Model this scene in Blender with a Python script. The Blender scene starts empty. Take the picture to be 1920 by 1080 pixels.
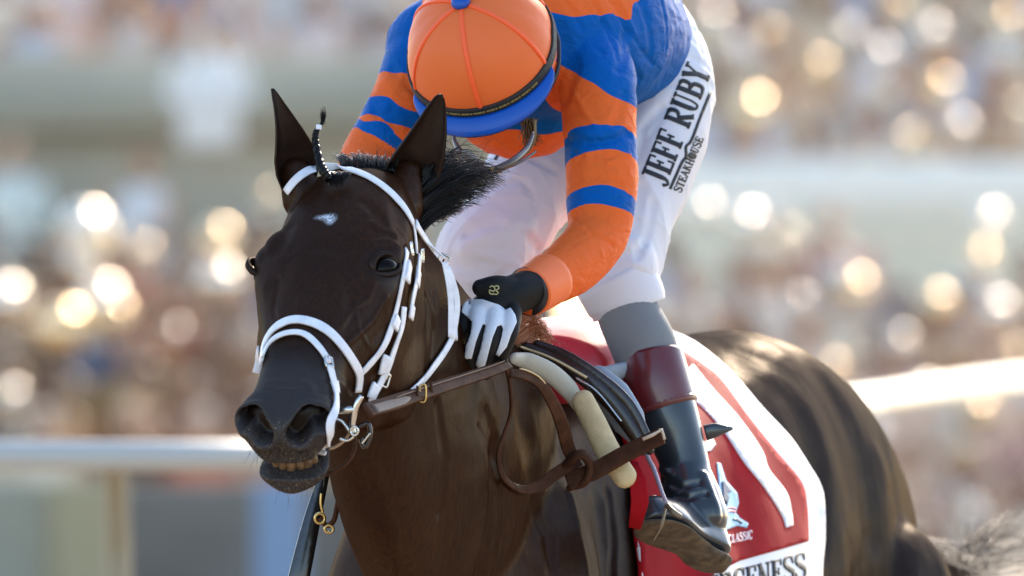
import bpy, bmesh, math, random
import numpy as np
from mathutils import Vector, Matrix
from mathutils.bvhtree import BVHTree
random.seed(7); rng = np.random.default_rng(7)
R = math.radians
sc = bpy.context.scene
COL = sc.collection

# ------------------------------------------------------------------ camera, sky, sun, exposure
K, DIST, ZC = 0.00075, 20.0, 1.70
camd = bpy.data.cameras.new('camera'); cam = bpy.data.objects.new('camera', camd); COL.objects.link(cam)
cam.location = (0, -DIST, ZC); cam.rotation_euler = (R(90), 0, 0)
camd.lens = 500; camd.sensor_width = 36; camd.clip_start = 1; camd.clip_end = 2000
camd.dof.use_dof = True; camd.dof.focus_distance = DIST + 0.35; camd.dof.aperture_fstop = 6.8
camd.dof.aperture_blades = 0
sc.camera = cam
SUN_AZ, SUN_EL = R(15), R(27)
SDIR = Vector((math.sin(SUN_AZ)*math.cos(SUN_EL), math.cos(SUN_AZ)*math.cos(SUN_EL), math.sin(SUN_EL)))
w = bpy.data.worlds.new("World"); sc.world = w; w.use_nodes = True
nt = w.node_tree; sky = nt.nodes.new('ShaderNodeTexSky'); sky.sky_type = 'NISHITA'; sky.sun_disc = False
sky.sun_elevation = SUN_EL; sky.sun_rotation = SUN_AZ; sky.dust_density = 1.2; sky.air_density = 1.0
bg = nt.nodes['Background']; bg.inputs['Strength'].default_value = 0.15
nt.links.new(sky.outputs[0], bg.inputs['Color'])
sund = bpy.data.lights.new('sun', 'SUN'); sund.energy = 2.3; sund.angle = R(0.5); sund.color = (1, .86, .68)
sun = bpy.data.objects.new('sun', sund); COL.objects.link(sun); sun.location = (5, 10, 12)
sun.rotation_euler = SDIR.to_track_quat('Z', 'Y').to_euler()
sc.view_settings.view_transform = 'Standard'; sc.view_settings.look = 'None'
sc.view_settings.gamma = 1; sc.view_settings.use_curve_mapping = False
sc.view_settings.exposure = 1.6
sc.render.film_transparent = False

# ------------------------------------------------------------------ helpers
def P(px, py, d):                      # a point of the photograph at d metres beyond the reference plane
    s = K*(DIST+d)/DIST
    return Vector(((px-960)*s, d, ZC-(py-540)*s))
def tag(o, label=None, cat=None, group=None, kind=None):
    for k, v in (('label', label), ('category', cat), ('group', group), ('kind', kind)):
        if v: o[k] = v
    return o
def empty(name, loc, label=None, cat=None, group=None):
    o = bpy.data.objects.new(name, None); COL.objects.link(o); o.location = loc; o.empty_display_size = .1
    return tag(o, label, cat, group)
def link(name, me, mat=None, parent=None):
    o = bpy.data.objects.new(name, me); COL.objects.link(o)
    if mat is not None:
        for m in (mat if isinstance(mat, (list, tuple)) else [mat]): me.materials.append(m)
    if parent is not None:
        o.parent = parent; o.matrix_parent_inverse = Matrix.Translation(-Vector(parent.location))
        if parent.parent is not None or parent.type == 'MESH': o.matrix_parent_inverse = Matrix.Identity(4)
    return o
def mesh(name, V, F, smooth=True):
    me = bpy.data.meshes.new(name)
    me.from_pydata([tuple(map(float, v)) for v in V], [], [tuple(map(int, f)) for f in F]); me.update()
    if smooth: me.polygons.foreach_set('use_smooth', [True]*len(me.polygons))
    return me
class MB:                              # collects shapes into ONE mesh
    def __init__(s): s.V = []; s.F = []; s.M = []; s.A = []; s.n = 0
    def add(s, V, F, m=0, a=None):
        V = np.asarray(V, float).reshape(-1, 3)
        s.V.append(V); s.F += [[i+s.n for i in f] for f in F]; s.M += [m]*len(F)
        s.A.append(np.zeros(len(V)) if a is None else np.asarray(a, float)); s.n += len(V); return s
    def build(s, name, mat, parent=None, smooth=True, attr=None):
        me = mesh(name, np.concatenate(s.V), s.F, smooth)
        me.polygons.foreach_set('material_index', s.M)
        if attr: setattr_(me, attr, np.concatenate(s.A))
        return link(name, me, mat, parent)
def setattr_(me, name, arr):
    a = me.attributes.new(name, 'FLOAT', 'POINT'); a.data.foreach_set('value', np.ascontiguousarray(arr, dtype=np.float32))
def co(me):
    a = np.empty(len(me.vertices)*3, np.float32); me.vertices.foreach_get('co', a); return a.reshape(-1, 3).astype(float)
def setco(me, V): me.vertices.foreach_set('co', np.ascontiguousarray(V, dtype=np.float32).ravel()); me.update()
def nrm(me):
    a = np.empty(len(me.vertices)*3, np.float32); me.vertex_normals.foreach_get('vector', a); return a.reshape(-1, 3).astype(float)
def catm(Kp, n, closed=False):         # Catmull-Rom through keys, n samples
    Kp = np.asarray(Kp, float); m = len(Kp)
    if m == 1: return np.repeat(Kp, n, 0)
    t = np.linspace(0, m if closed else m-1, n, endpoint=not closed)
    i = np.floor(t).astype(int)
    if not closed: i = np.minimum(i, m-2)
    f = (t-i).reshape((-1,)+(1,)*(Kp.ndim-1))
    g = (lambda j: Kp[j % m]) if closed else (lambda j: np.where(((j < 0).reshape(f.shape)), 2*Kp[0]-Kp[1], np.where((j > m-1).reshape(f.shape), 2*Kp[-1]-Kp[-2], Kp[np.clip(j, 0, m-1)])))
    p0, p1, p2, p3 = g(i-1), g(i), g(i+1), g(i+2)
    return .5*((2*p1)+(-p0+p2)*f+(2*p0-5*p1+4*p2-p3)*f*f+(-p0+3*p1-3*p2+p3)*f**3)
def arc(pts, n):                       # resample a polyline evenly
    pts = np.asarray(pts, float); L = np.r_[0, np.cumsum(np.linalg.norm(np.diff(pts, axis=0), axis=1))]
    t = np.linspace(0, L[-1], n); return np.stack([np.interp(t, L, pts[:, k]) for k in range(pts.shape[1])], 1)
def loft(rings, cap=True):             # rings: m x n x 3
    rings = np.asarray(rings, float); m, n = rings.shape[:2]
    V = rings.reshape(-1, 3); F = []
    for i in range(m-1):
        for j in range(n):
            F.append((i*n+j, i*n+(j+1) % n, (i+1)*n+(j+1) % n, (i+1)*n+j))
    if cap:
        V = np.vstack([V, rings[0].mean(0), rings[-1].mean(0)]); a = m*n
        for j in range(n):
            F.append((a, (j+1) % n, j)); F.append((a+1, (m-1)*n+j, (m-1)*n+(j+1) % n))
    return V, F
def frames(pts, up=(0, 0, 1)):
    pts = np.asarray(pts, float); T = np.gradient(pts, axis=0); T /= np.linalg.norm(T, axis=1)[:, None]+1e-12
    U = []; u = np.asarray(up, float)
    for t in T:
        u = u-t*np.dot(u, t)
        if np.linalg.norm(u) < 1e-6: u = np.cross(t, [0.3, 1, .2])
        u = u/np.linalg.norm(u); U.append(u)
    U = np.array(U); return T, U, np.cross(T, U)
def tube(pts, rad, n=16, seg=None, asp=1.0, up=(0, 0, 1), round_ends=False, closed_path=False):
    """tapered tube; rad = radius along 'up' side, asp*rad across"""
    pts = np.asarray([tuple(p) for p in pts], float); rad = np.asarray(rad, float)*np.ones(len(pts)); asp = np.asarray(asp, float)*np.ones(len(pts))
    if seg:
        q = catm(np.c_[pts, rad, asp], seg); pts, rad, asp = q[:, :3], np.maximum(q[:, 3], 1e-5), q[:, 4]
    if round_ends:
        T = np.gradient(pts, axis=0); T /= np.linalg.norm(T, axis=1)[:, None]; k = 5; a = np.linspace(0, math.pi/2, k+1)[1:]
        h = [(pts[0]-T[0]*rad[0]*math.sin(x)*.9, max(rad[0]*math.cos(x), 1e-5), asp[0]) for x in a][::-1]
        e = [(pts[-1]+T[-1]*rad[-1]*math.sin(x)*.9, max(rad[-1]*math.cos(x), 1e-5), asp[-1]) for x in a]
        pts = np.vstack([[x[0] for x in h], pts, [x[0] for x in e]]); rad = np.r_[[x[1] for x in h], rad, [x[1] for x in e]]; asp = np.r_[[x[2] for x in h], asp, [x[2] for x in e]]
    T, U, W = frames(pts, up)
    a = np.linspace(0, 2*math.pi, n, endpoint=False)
    rings = pts[:, None]+U[:, None]*np.cos(a)[None, :, None]*rad[:, None, None]+W[:, None]*np.sin(a)[None, :, None]*(rad*asp)[:, None, None]
    return loft(rings)
def ell(c, r, axes=None, n=20, m=12):  # ellipsoid
    V = []; F = []
    A = np.eye(3) if axes is None else np.asarray(axes, float)
    th = np.linspace(0, math.pi, m+1)[1:-1]; ph = np.linspace(0, 2*math.pi, n, endpoint=False)
    rings = [[(r[0]*math.sin(t)*math.cos(p), r[1]*math.sin(t)*math.sin(p), r[2]*math.cos(t)) for p in ph] for t in th]
    V, F = loft(rings); V = V.copy()
    V[-2] = (0, 0, r[2]); V[-1] = (0, 0, -r[2]); F = [tuple(reversed(f)) for f in F]
    return np.asarray(V)@A+np.asarray(tuple(c)), F
def box(c, s, axes=None):
    V = np.array([(x, y, z) for x in (-.5, .5) for y in (-.5, .5) for z in (-.5, .5)])*np.asarray(s)
    if axes is not None: V = V@np.asarray(axes)
    return V+np.asarray(tuple(c)), [(0, 1, 3, 2), (4, 6, 7, 5), (0, 4, 5, 1), (2, 3, 7, 6), (0, 2, 6, 4), (1, 5, 7, 3)]
def remesh(parts, vox, smooth=3, fac=.5, warp=None, unwarp=None):
    mb = MB()
    for V, F in parts: mb.add(V, F)
    V = np.concatenate(mb.V)
    me = mesh('tmp', warp(V) if warp else V, mb.F)
    bm = bmesh.new(); bm.from_mesh(me); bmesh.ops.recalc_face_normals(bm, faces=bm.faces); bm.to_mesh(me); bm.free()
    o = bpy.data.objects.new('tmp', me); COL.objects.link(o)
    m = o.modifiers.new('r', 'REMESH'); m.mode = 'VOXEL'; m.voxel_size = vox
    if smooth: s = o.modifiers.new('s', 'SMOOTH'); s.factor = fac; s.iterations = smooth
    dg = bpy.context.evaluated_depsgraph_get()
    out = bpy.data.meshes.new_from_object(o.evaluated_get(dg)); bpy.data.objects.remove(o); bpy.data.meshes.remove(me)
    out.materials.clear()
    if unwarp: setco(out, unwarp(co(out)))
    out.polygons.foreach_set('use_smooth', [True]*len(out.polygons)); out.update()
    return out
def smooth_me(me, it=2, fac=.5, wts=None):
    V = co(me); E = np.empty(len(me.edges)*2, np.int32); me.edges.foreach_get('vertices', E); E = E.reshape(-1, 2)
    cnt = np.bincount(E.ravel(), minlength=len(V)).astype(float)[:, None]
    for _ in range(it):
        S = np.stack([np.bincount(E[:, 0], V[E[:, 1], k], len(V))+np.bincount(E[:, 1], V[E[:, 0], k], len(V)) for k in range(3)], 1)/cnt
        V += (S-V)*fac*(1 if wts is None else wts[:, None])
    setco(me, V)
def seg_dist(V, A, B):
    A = np.asarray(tuple(A)); B = np.asarray(tuple(B)); ab = B-A; t = np.clip(((V-A)@ab)/max(ab@ab, 1e-12), 0, 1)
    return np.linalg.norm(V-(A+t[:, None]*ab), axis=1)
def pdist(V, pts):
    d = np.full(len(V), 1e9)
    if len(pts) == 1: return np.linalg.norm(V-np.asarray(tuple(pts[0])), axis=1)
    for a, b in zip(pts[:-1], pts[1:]): d = np.minimum(d, seg_dist(V, a, b))
    return d
def fall(d, r): x = np.clip(1-(d/r)**2, 0, 1); return x*x
CAMP = Vector((0, -DIST, ZC))
def bvh(*mes):
    V = []; F = []; n = 0
    for me in mes:
        V += [v.co.copy() for v in me.vertices]; F += [[i+n for i in p.vertices] for p in me.polygons]; n = len(V)
    return BVHTree.FromPolygons(V, F)
def hit(b, px, py):
    d = (P(px, py, 0)-CAMP).normalized(); h = b.ray_cast(CAMP, d)
    return (h[0], h[1]) if h[0] is not None else (None, None)
def hit2(b, px, py):                    # as hit(), but beside an outline it takes the depth of the nearest surface
    h, n = hit(b, px, py)
    if h is None:
        best = min(((b.find_nearest(P(px, py, d))[3], d) for d in np.arange(-.4, 1.2, .05)))
        h, n = P(px, py, best[1]), Vector((.2, -1, 0)).normalized()
    return h, n
def brush(me, strokes, b=None):
    """strokes: (list of pixels, radius m, amount m): push the visible surface in or out"""
    for pts, r, amt in strokes:
        q = [hit(b, *p[:2])[0] for p in pts] if b else pts
        q = [x for x in q if x is not None]
        if not q: continue
        V = co(me); N = nrm(me); f = fall(pdist(V, q), r)
        setco(me, V+N*(f*amt)[:, None])
def strap(name, b, pix, width, thick, mat, parent=None, lift=.0015, seg=None, d0=None, closed=False, stitched=False):
    """flat strap laid on the surfaces in b along a path seen in the photograph"""
    pix = np.asarray(pix, float); n = seg or max(8, int(np.abs(np.diff(pix[:, :2], axis=0)).sum()/9))
    q = catm(pix, n); pos = []; nor = []
    last = None
    for r in q:
        h, nn = hit(b, r[0], r[1])
        if len(r) > 2 and r[2] > -50:
            pp = P(r[0], r[1], r[2]); h, nn = pp, Vector((0, -1, 0))
        if h is None or (last is not None and abs(h.y-last.y) > .12):
            if last is None: h = P(r[0], r[1], d0 or 0)
            else: h = P(r[0], r[1], last.y)
            nn = Vector((0, -1, 0)) if not nor else nor[-1]
        pos.append(h); nor.append(nn); last = h
    pos = np.array(pos); nor = np.array(nor)
    for _ in range(3):
        nor[1:-1] = (nor[:-2]+nor[1:-1]*2+nor[2:])/4; y = pos.copy(); y[1:-1] = (pos[:-2]+pos[1:-1]*2+pos[2:])/4; pos = y
    thick *= .65; nor /= np.linalg.norm(nor, axis=1)[:, None]; pos = pos+nor*(lift+thick/2)
    V, F = ribbon(pos, nor, width, thick)
    me = mesh(name, V, F); return link(name, me, mat, parent)
def ribbon(pos, nor, width, thick):
    pos = np.asarray(pos, float); nor = np.asarray(nor, float); width = np.asarray(width)*np.ones(len(pos)); thick = thick*np.ones(len(pos))
    T = np.gradient(pos, axis=0); T /= np.linalg.norm(T, axis=1)[:, None]+1e-9
    nor = nor-T*(nor*T).sum(1)[:, None]; nor /= np.linalg.norm(nor, axis=1)[:, None]+1e-9; S = np.cross(T, nor)
    prof = [(-.5, -.4), (-.5, .25), (-.47, .48), (-.40, .55), (0, .60), (.40, .55), (.47, .48), (.5, .25), (.5, -.4), (.46, -.5), (-.46, -.5)]
    rings = np.stack([pos+S*(a*width)[:, None]+nor*(c*thick)[:, None] for a, c in prof], 1)
    return loft(rings)

# ------------------------------------------------------------------ materials
def new_mat(name):
    m = bpy.data.materials.new(name); m.use_nodes = True; return m, m.node_tree, m.node_tree.nodes['Principled BSDF']
def N(nt, t, **k):
    n = nt.nodes.new(t)
    for a, v in k.items(): setattr(n, a, v)
    return n
def simple(name, col, rough=.6, metal=0, bump=0, bscale=400, var=0, vscale=30, spec=.5, sheen=0, coat=0, trans=0, sss=0, stretch=None):
    m, nt, b = new_mat(name)
    b.inputs['Base Color'].default_value = (*col, 1); b.inputs['Roughness'].default_value = rough; b.inputs['Metallic'].default_value = metal
    b.inputs['Specular IOR Level'].default_value = spec; b.inputs['Coat Weight'].default_value = coat; b.inputs['Coat Roughness'].default_value = .15
    b.inputs['Sheen Weight'].default_value = sheen
    tc = N(nt, 'ShaderNodeTexCoord'); src = tc.outputs['Object']
    if stretch:
        mp = N(nt, 'ShaderNodeMapping'); mp.inputs['Scale'].default_value = stretch; nt.links.new(src, mp.inputs[0]); src = mp.outputs[0]
    if var:
        no = N(nt, 'ShaderNodeTexNoise'); no.inputs['Scale'].default_value = vscale; no.inputs['Detail'].default_value = 5; nt.links.new(src, no.inputs['Vector'])
        mx = N(nt, 'ShaderNodeMix', data_type='RGBA'); mr = N(nt, 'ShaderNodeMapRange'); mr.inputs[1].default_value = .3; mr.inputs[2].default_value = .7
        nt.links.new(no.outputs['Fac'], mr.inputs[0]); nt.links.new(mr.outputs[0], mx.inputs[0])
        mx.inputs[6].default_value = (*[c*(1-var) for c in col], 1); mx.inputs[7].default_value = (*[min(1, c*(1+var)) for c in col], 1)
        nt.links.new(mx.outputs[2], b.inputs['Base Color'])
    if bump:
        no = N(nt, 'ShaderNodeTexNoise'); no.inputs['Scale'].default_value = bscale; no.inputs['Detail'].default_value = 3; nt.links.new(src, no.inputs['Vector'])
        bp = N(nt, 'ShaderNodeBump'); bp.inputs['Strength'].default_value = bump; bp.inputs['Distance'].default_value = .002
        nt.links.new(no.outputs['Fac'], bp.inputs['Height']); nt.links.new(bp.outputs[0], b.inputs['Normal'])
    return m
# ------------------------------------------------------------------ the horse
U8 = np.array
TH = R(19); Fd = U8([-math.sin(TH), -math.cos(TH), 0]); Ld = U8([math.cos(TH), -math.sin(TH), 0])
def body_pt(u, x, z): return U8([.355, 2.0, 0])+Fd*u+Ld*x+U8([0, 0, z])
# u, ztop, zbot, half widths at 6 heights between
keysB = [(-.50, 1.38, 1.10, .03, .06, .07, .06, .04),
 (-.46, 1.44, 1.00, .07, .13, .14, .13, .07),
 (-.36, 1.50, .93, .11, .19, .21, .19, .10),
 (-.18, 1.59, .88, .13, .225, .265, .25, .12),
 (.0, 1.632, .86, .14, .235, .285, .27, .12),
 (.2, 1.63, .86, .13, .225, .28, .265, .12),
 (.4, 1.585, .85, .13, .21, .265, .26, .14),
 (.65, 1.535, .80, .14, .22, .275, .27, .16),
 (.9, 1.55, .76, .11, .20, .265, .26, .16),
 (1.1, 1.60, .74, .06, .15, .225, .23, .14),
 (1.25, 1.60, .76, .055, .135, .20, .205, .12),
 (1.4, 1.54, .80, .06, .13, .185, .19, .11),
 (1.55, 1.42, .88, .06, .11, .15, .15, .08),
 (1.64, 1.30, .96, .03, .07, .09, .09, .04)]
fr = [.05, .2, .45, .7, .94]
ks = catm(keysB, 60); rings = []
for k in ks:
    u, zt, zb = k[:3]; h = zt-zb; k = k.copy(); k[3:] *= 1-.165*np.clip((.5-u)/.4, 0, 1)
    half = [(0, zt)]+[(k[3+i], zt-h*fr[i]) for i in range(5)]+[(0, zb)]
    full = half+[(-x, z) for x, z in half[-2:0:-1]]
    c = catm(full, 56, True); rings.append([body_pt(u, x, z) for x, z in c])
body = loft(rings)
# neck: crest point, ventral point (pixel, depth), lateral radius
keysN = [((668, 345, .17), (640, 560, .08), .072), ((705, 372, .27), (640, 640, .06), .078), ((765, 435, .40), (652, 740, .08), .084),
 ((835, 520, .56), (656, 860, .12), .094), ((915, 605, .72), (684, 980, .19), .104), ((985, 665, .86), (732, 1120, .30), .108), ((1020, 730, .98), (780, 1260, .40), .085)]
kn = [np.r_[np.array(P(*c)), np.array(P(*v)), r] for c, v, r in keysN]; kn = catm(kn, 40); rings = []
for i, k in enumerate(kn):
    c, v, r = k[:3], k[3:6], k[6]; f = i/39; lat = U8([.966, -.258, 0])*(1-f)+Ld*f
    C = (c+v)/2; Uv = (c-v)/2; a = np.linspace(0, 2*math.pi, 40, endpoint=False)
    prof = 1-.28*np.clip(np.cos(a), 0, 1)**1.5                # crest thinner than the underside
    rings.append(C+np.cos(a)[:, None]*Uv+(np.sin(a)*prof)[:, None]*lat*r)
neck = loft(rings)
# head in its own frame: s along the face, x sideways, z out of the forehead
Wh = U8([.966, -.258, 0]); Ah = U8([-.192, -.72, -.648]); Ah /= np.linalg.norm(Ah); Nh = -np.cross(Wh, Ah); Nh /= np.linalg.norm(Nh)
POLL = U8(P(658, 322, .15))
def H(x, s, z): return POLL+Wh*x+Ah*s+Nh*z
# s, then (x,z) x7 from dorsal midline to ventral midline
keysH = [
 (-.045, (0, -.035), (.030, -.037), (.055, -.055), (.065, -.09), (.06, -.13), (.04, -.16), (0, -.17)),
 (-.01, (0, -.004), (.035, -.008), (.066, -.030), (.080, -.08), (.075, -.14), (.05, -.19), (0, -.20)),
 (.05, (0, .010), (.042, .006), (.082, -.018), (.092, -.07), (.09, -.15), (.055, -.22), (0, -.23)),
 (.11, (0, .012), (.050, .006), (.092, -.022), (.098, -.07), (.098, -.17), (.06, -.25), (0, -.25)),
 (.17, (0, .010), (.056, .004), (.100, -.020), (.106, -.06), (.100, -.18), (.065, -.27), (0, -.255)),
 (.215, (0, .006), (.054, .000), (.095, -.022), (.104, -.06), (.097, -.18), (.066, -.27), (0, -.25)),
 (.26, (0, .003), (.048, -.003), (.076, -.022), (.092, -.06), (.092, -.17), (.062, -.25), (0, -.23)),
 (.31, (0, .001), (.042, -.004), (.062, -.022), (.078, -.06), (.078, -.15), (.05, -.215), (0, -.20)),
 (.37, (0, -.001), (.036, -.005), (.052, -.022), (.062, -.055), (.060, -.11), (.042, -.16), (0, -.16)),
 (.42, (0, -.004), (.030, -.007), (.050, -.024), (.059, -.050), (.054, -.085), (.035, -.115), (0, -.12)),
 (.465, (0, -.008), (.030, -.010), (.052, -.026), (.061, -.050), (.052, -.080), (.035, -.102), (0, -.108)),
 (.50, (0, -.010), (.036, -.011), (.062, -.024), (.069, -.048), (.056, -.078), (.038, -.092), (0, -.097)),
 (.53, (0, -.014), (.038, -.014), (.064, -.028), (.068, -.050), (.054, -.080), (.038, -.090), (0, -.095)),
 (.555, (0, -.024), (.032, -.024), (.052, -.036), (.056, -.054), (.046, -.078), (.034, -.088), (0, -.093)),
 (.572, (0, -.044), (.018, -.044), (.032, -.050), (.038, -.066), (.034, -.078), (.026, -.086), (0, -.089))]
SQ = lambda s: s if s < .33 else .33+(s-.33)*.80
kh = catm([[SQ(k[0])]+[c for p in k[1:] for c in p] for k in keysH], 90); rings = []
for k in kh:
    half = [(k[1+2*i], k[2+2*i]) for i in range(7)]; half[0] = (0, half[0][1]); half[-1] = (0, half[-1][1])
    c = catm(half+[(-x, z) for x, z in half[-2:0:-1]], 64, True); rings.append([H(x, k[0], z) for x, z in c])
head = loft(rings)
# lower jaw and chin, dropped a little from the upper lip
jaw = []
for s, z0, hw, hh in [(.30, -.17, .035, .035), (.36, -.155, .038, .03), (.42, -.138, .038, .026), (.47, -.140, .040, .020), (.505, -.139, .046, .018), (.535, -.137, .050, .018), (.560, -.135, .046, .017), (.582, -.130, .030, .013)]:
    jaw.append((s, z0, hw, hh))
jk = catm([(SQ(a), b*.96, c, e) for a, b, c, e in jaw], 30); rings = []
for s, z0, hw, hh in jk:
    a = np.linspace(0, 2*math.pi, 32, endpoint=False); rings.append([H(hw*math.sin(t), s, z0+hh*math.cos(t)-.10*(abs(math.sin(t))**2)*-.12) for t in a])
jawp = loft(rings)
def lobe(x, s, z, r, sc3=(1, 1, 1)): return ell(H(x, s, z), [r*q for q in sc3], [Wh, Ah, Nh])
extra = []
for sx in (-1, 1):
    extra.append(lobe(sx*(.090 if sx < 0 else .081), .158, -.034 if sx < 0 else -.026, .026, (.95, 1.35, .9)))       # orbit
    extra.append(lobe(sx*.066, .145, -.014, .030, (1.1, 1.2, .5)))
    extra.append(lobe(sx*.078, .20, -.19, .06, (.45, 1.5, 1.2)))      # jaw disc
# ears: cupped leaves
def ear(base, tip, wid, fw, opening, wp):
    base = U8(base); tip = U8(tip); t = np.linspace(0, 1, 26); ax = tip-base; L = np.linalg.norm(ax); ax /= L
    op = U8(opening, ); op = op-ax*(op@ax); op /= np.linalg.norm(op); sd = np.cross(ax, op); rings = []
    for q in t:
        wd = np.interp(q, [0, .15, .3, .45, .64, .82, .95, 1], np.array(wp))*wid
        cv = fw*(1-q)**.5*1.0
        c = base+ax*L*q+sd*fw*.0+op*(.012*math.sin(q*math.pi))*1.0
        o = []; i_ = []
        for v in np.linspace(-1, 1, 15):
            ang = v*1.25; x = math.sin(ang)/math.sin(1.25)*wd; y = -(math.cos(ang)-math.cos(1.25))*wd*1.15
            th = .0042*(1-.5*abs(v)); o.append(c+sd*x+op*(y-th)); i_.append(c+sd*x+op*(y+th))
        rings.append(o+i_[::-1])
    return loft(rings)
earL = ear(P(562, 345, .17), P(511, 166, .15), .036, .02, (.45, -.85, .1), [.80, .95, .92, .72, .46, .24, .11, .03])
earR = ear(P(757, 356, .20), P(827, 176, .20), .047, .02, (.55, -.75, .2), [.80, .92, .86, .74, .56, .36, .18, .03])
def blob(p, q, r, e): return tube([p, (U8(p)+U8(q))/2, q], [r, (r+e)/2, e], n=18, seg=12, round_ends=True)
extra += [blob(P(572, 372, .17), P(552, 322, .18), .034, .022), blob(P(742, 385, .20), P(762, 330, .22), .040, .026)]
# legs (below the frame)
def leg(u, x, pts):
    q = [body_pt(u+du, x, z) for du, z, r in pts]; return tube(q, [p[2] for p in pts], n=14, seg=30, asp=.8, round_ends=True)
legs = [leg(1.35, .13, [(0, 1.15, .12), (-.05, .9, .1), (.05, .72, .065), (.12, .52, .045), (.0, .32, .028), (-.1, .16, .034), (-.08, .07, .045), (-.05, .03, .055)]),
 leg(1.35, -.13, [(0, 1.15, .12), (.05, .9, .1), (.22, .72, .065), (.40, .60, .045), (.36, .38, .028), (.30, .24, .034), (.22, .2, .045), (.18, .17, .05)]),
 leg(-.12, .17, [(0, 1.2, .17), (.1, 1.0, .15), (.0, .76, .09), (-.18, .56, .05), (-.08, .32, .035), (.02, .14, .036), (.06, .07, .045), (.10, .03, .055)]),
 leg(-.12, -.17, [(0, 1.2, .17), (.05, 1.0, .15), (-.1, .76, .09), (-.36, .6, .05), (-.40, .38, .035), (-.42, .2, .036), (-.44, .12, .045), (-.42, .06, .055)])]
def warp(V):
    V = V.copy(); y = V[:, 1]; V[:, 1] = np.where(y > .3, .3+(y-.3)*.45, y)
    z = V[:, 2]; V[:, 2] = np.where(z < 1.15, 1.15-(1.15-z)*.35, z); return V
def unwarp(V):
    V = V.copy(); y = V[:, 1]; V[:, 1] = np.where(y > .3, .3+(y-.3)/.45, y)
    z = V[:, 2]; V[:, 2] = np.where(z < 1.15, 1.15-(1.15-z)/.35, z); return V
def waves0(V, f):
    r = np.random.default_rng(3); s = np.zeros(len(V))
    for i in range(6):
        d = r.normal(size=3); d /= np.linalg.norm(d); e = r.normal(size=3); s += np.sin((V@d)*f*r.uniform(.6, 1.5)+1.8*np.sin((V@e)*f*.4+i))
    return s/2.4
VOX = .0032
hme = remesh([body, neck, head, jawp]+extra+legs, VOX, 4, .5, warp, unwarp)
V = co(hme); hl = (V-POLL)@np.stack([Wh, Ah, Nh], 1)        # local head coordinates x, s, z
# blend head into neck and neck into trunk, keep the face crisp
wt = np.where(V[:, 1] > .02, 1., 0.)*np.where(V[:, 2] < 1.83, 1., 0.)
wt *= np.where((hl[:, 1] < .33) & (hl[:, 1] > -.1) & (hl[:, 2] > -.15) & (abs(hl[:, 0]) < .13), 0, 1)
smooth_me(hme, 30, .6, wt)
hb = bvh(hme)
print('horse verts', len(hme.vertices))
def HP(x, s, z=0): return Vector(H(x, s, z))
EYE = {}
st = []
for sx in (-1, 1):
    st += [([HP(sx*.100, .215, -.065)], .034, -.005), ([HP(sx*.066, .235, -.006), HP(sx*.05, .36, -.01)], .022, -.0035),
           ([HP(sx*.092, .30, -.075), HP(sx*.085, .24, -.09)], .02, .005), ([HP(sx*.075, .30, -.12), HP(sx*.06, .38, -.09)], .028, -.006),
           ([HP(sx*.090, .09, -.02), HP(sx*.082, .05, -.01)], .028, -.006),
           ([HP(sx*.030, .50, -.014)], .018, -.003)]
brush(hme, st)
brush(hme, [([(930, 860), (930, 900), (925, 990), (905, 1080)], .045, -.010), ([(905, 790), (925, 860)], .04, -.004),
            ([(905, 740), (895, 900), (860, 1060)], .07, .006), ([(1060, 960), (1090, 1080)], .09, .014), ([(985, 800), (1000, 1000)], .06, -.006),
            ([(735, 800), (760, 1000), (770, 1080)], .07, .005), ([(690, 820), (700, 1080)], .04, -.005),
            ([(1125, 960), (1135, 1080)], .04, -.006),
            ([(1560, 740), (1605, 830), (1632, 1000)], .055, -.006), ([(1520, 780), (1560, 900), (1575, 1080)], .08, .007), ([(1480, 760), (1520, 860), (1530, 1000)], .06, -.006),
            ([(1430, 660), (1480, 690)], .09, .006), ([(1450, 720), (1500, 830)], .07, .006),
            ([(1650, 880), (1680, 1060)], .06, .006), ([(850, 560), (820, 640)], .045, -.005), ([(775, 520), (795, 640)], .05, .004)], hb)
# eye sockets, nostrils, mouth
V = co(hme); setco(hme, V+nrm(hme)*((waves0(V, 34)*.0008+waves0(V, 95)*.0004)*(1-.6*(V[:, 1] < .02)))[:, None])
EY = [(.106, .212, -.052), (-.106, .212, -.052)]
V = co(hme)
eyes = []
for sx in (1, -1):
    C0 = U8(H(sx*.30, .185, -.02)); tgt = U8(H(sx*.02, .160, -.056))
    d = tgt-C0; h = hb.ray_cast(Vector(C0), Vector(d).normalized())
    if sx > 0: h = hit(hb, 727, 497)
    eyes.append((U8(h[0]), U8(h[1]), sx))
nost = [([(sx*.026, -.038), (sx*.042, -.021), (sx*.055, -.027)], sx) for sx in (1, -1)]
nmask = np.zeros(len(V)); hb = bvh(hme)
for c, n_, sx in eyes:
    f = fall(np.linalg.norm(V-c, axis=1), .024); V = co(hme)-n_*(f*.010)[:, None]; setco(hme, V)
for pts, sx in nost:
    q = [U8(hb.ray_cast(Vector(H(p[0], .75, p[1])), Vector(-Ah))[0]) for p in pts]
    V = co(hme); N_ = nrm(hme); d = pdist(V, q); rim = np.exp(-((d-.021)/.006)**2)*.004
    hole = np.clip((.0175-d)/.006, 0, 1); hole = hole*hole*(3-2*hole)
    V = V+N_*rim[:, None]+(Wh*(-sx)*.25-Ah*.9)[None]*(hole*.028)[:, None]; setco(hme, V); nmask = np.maximum(nmask, hole)
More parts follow.
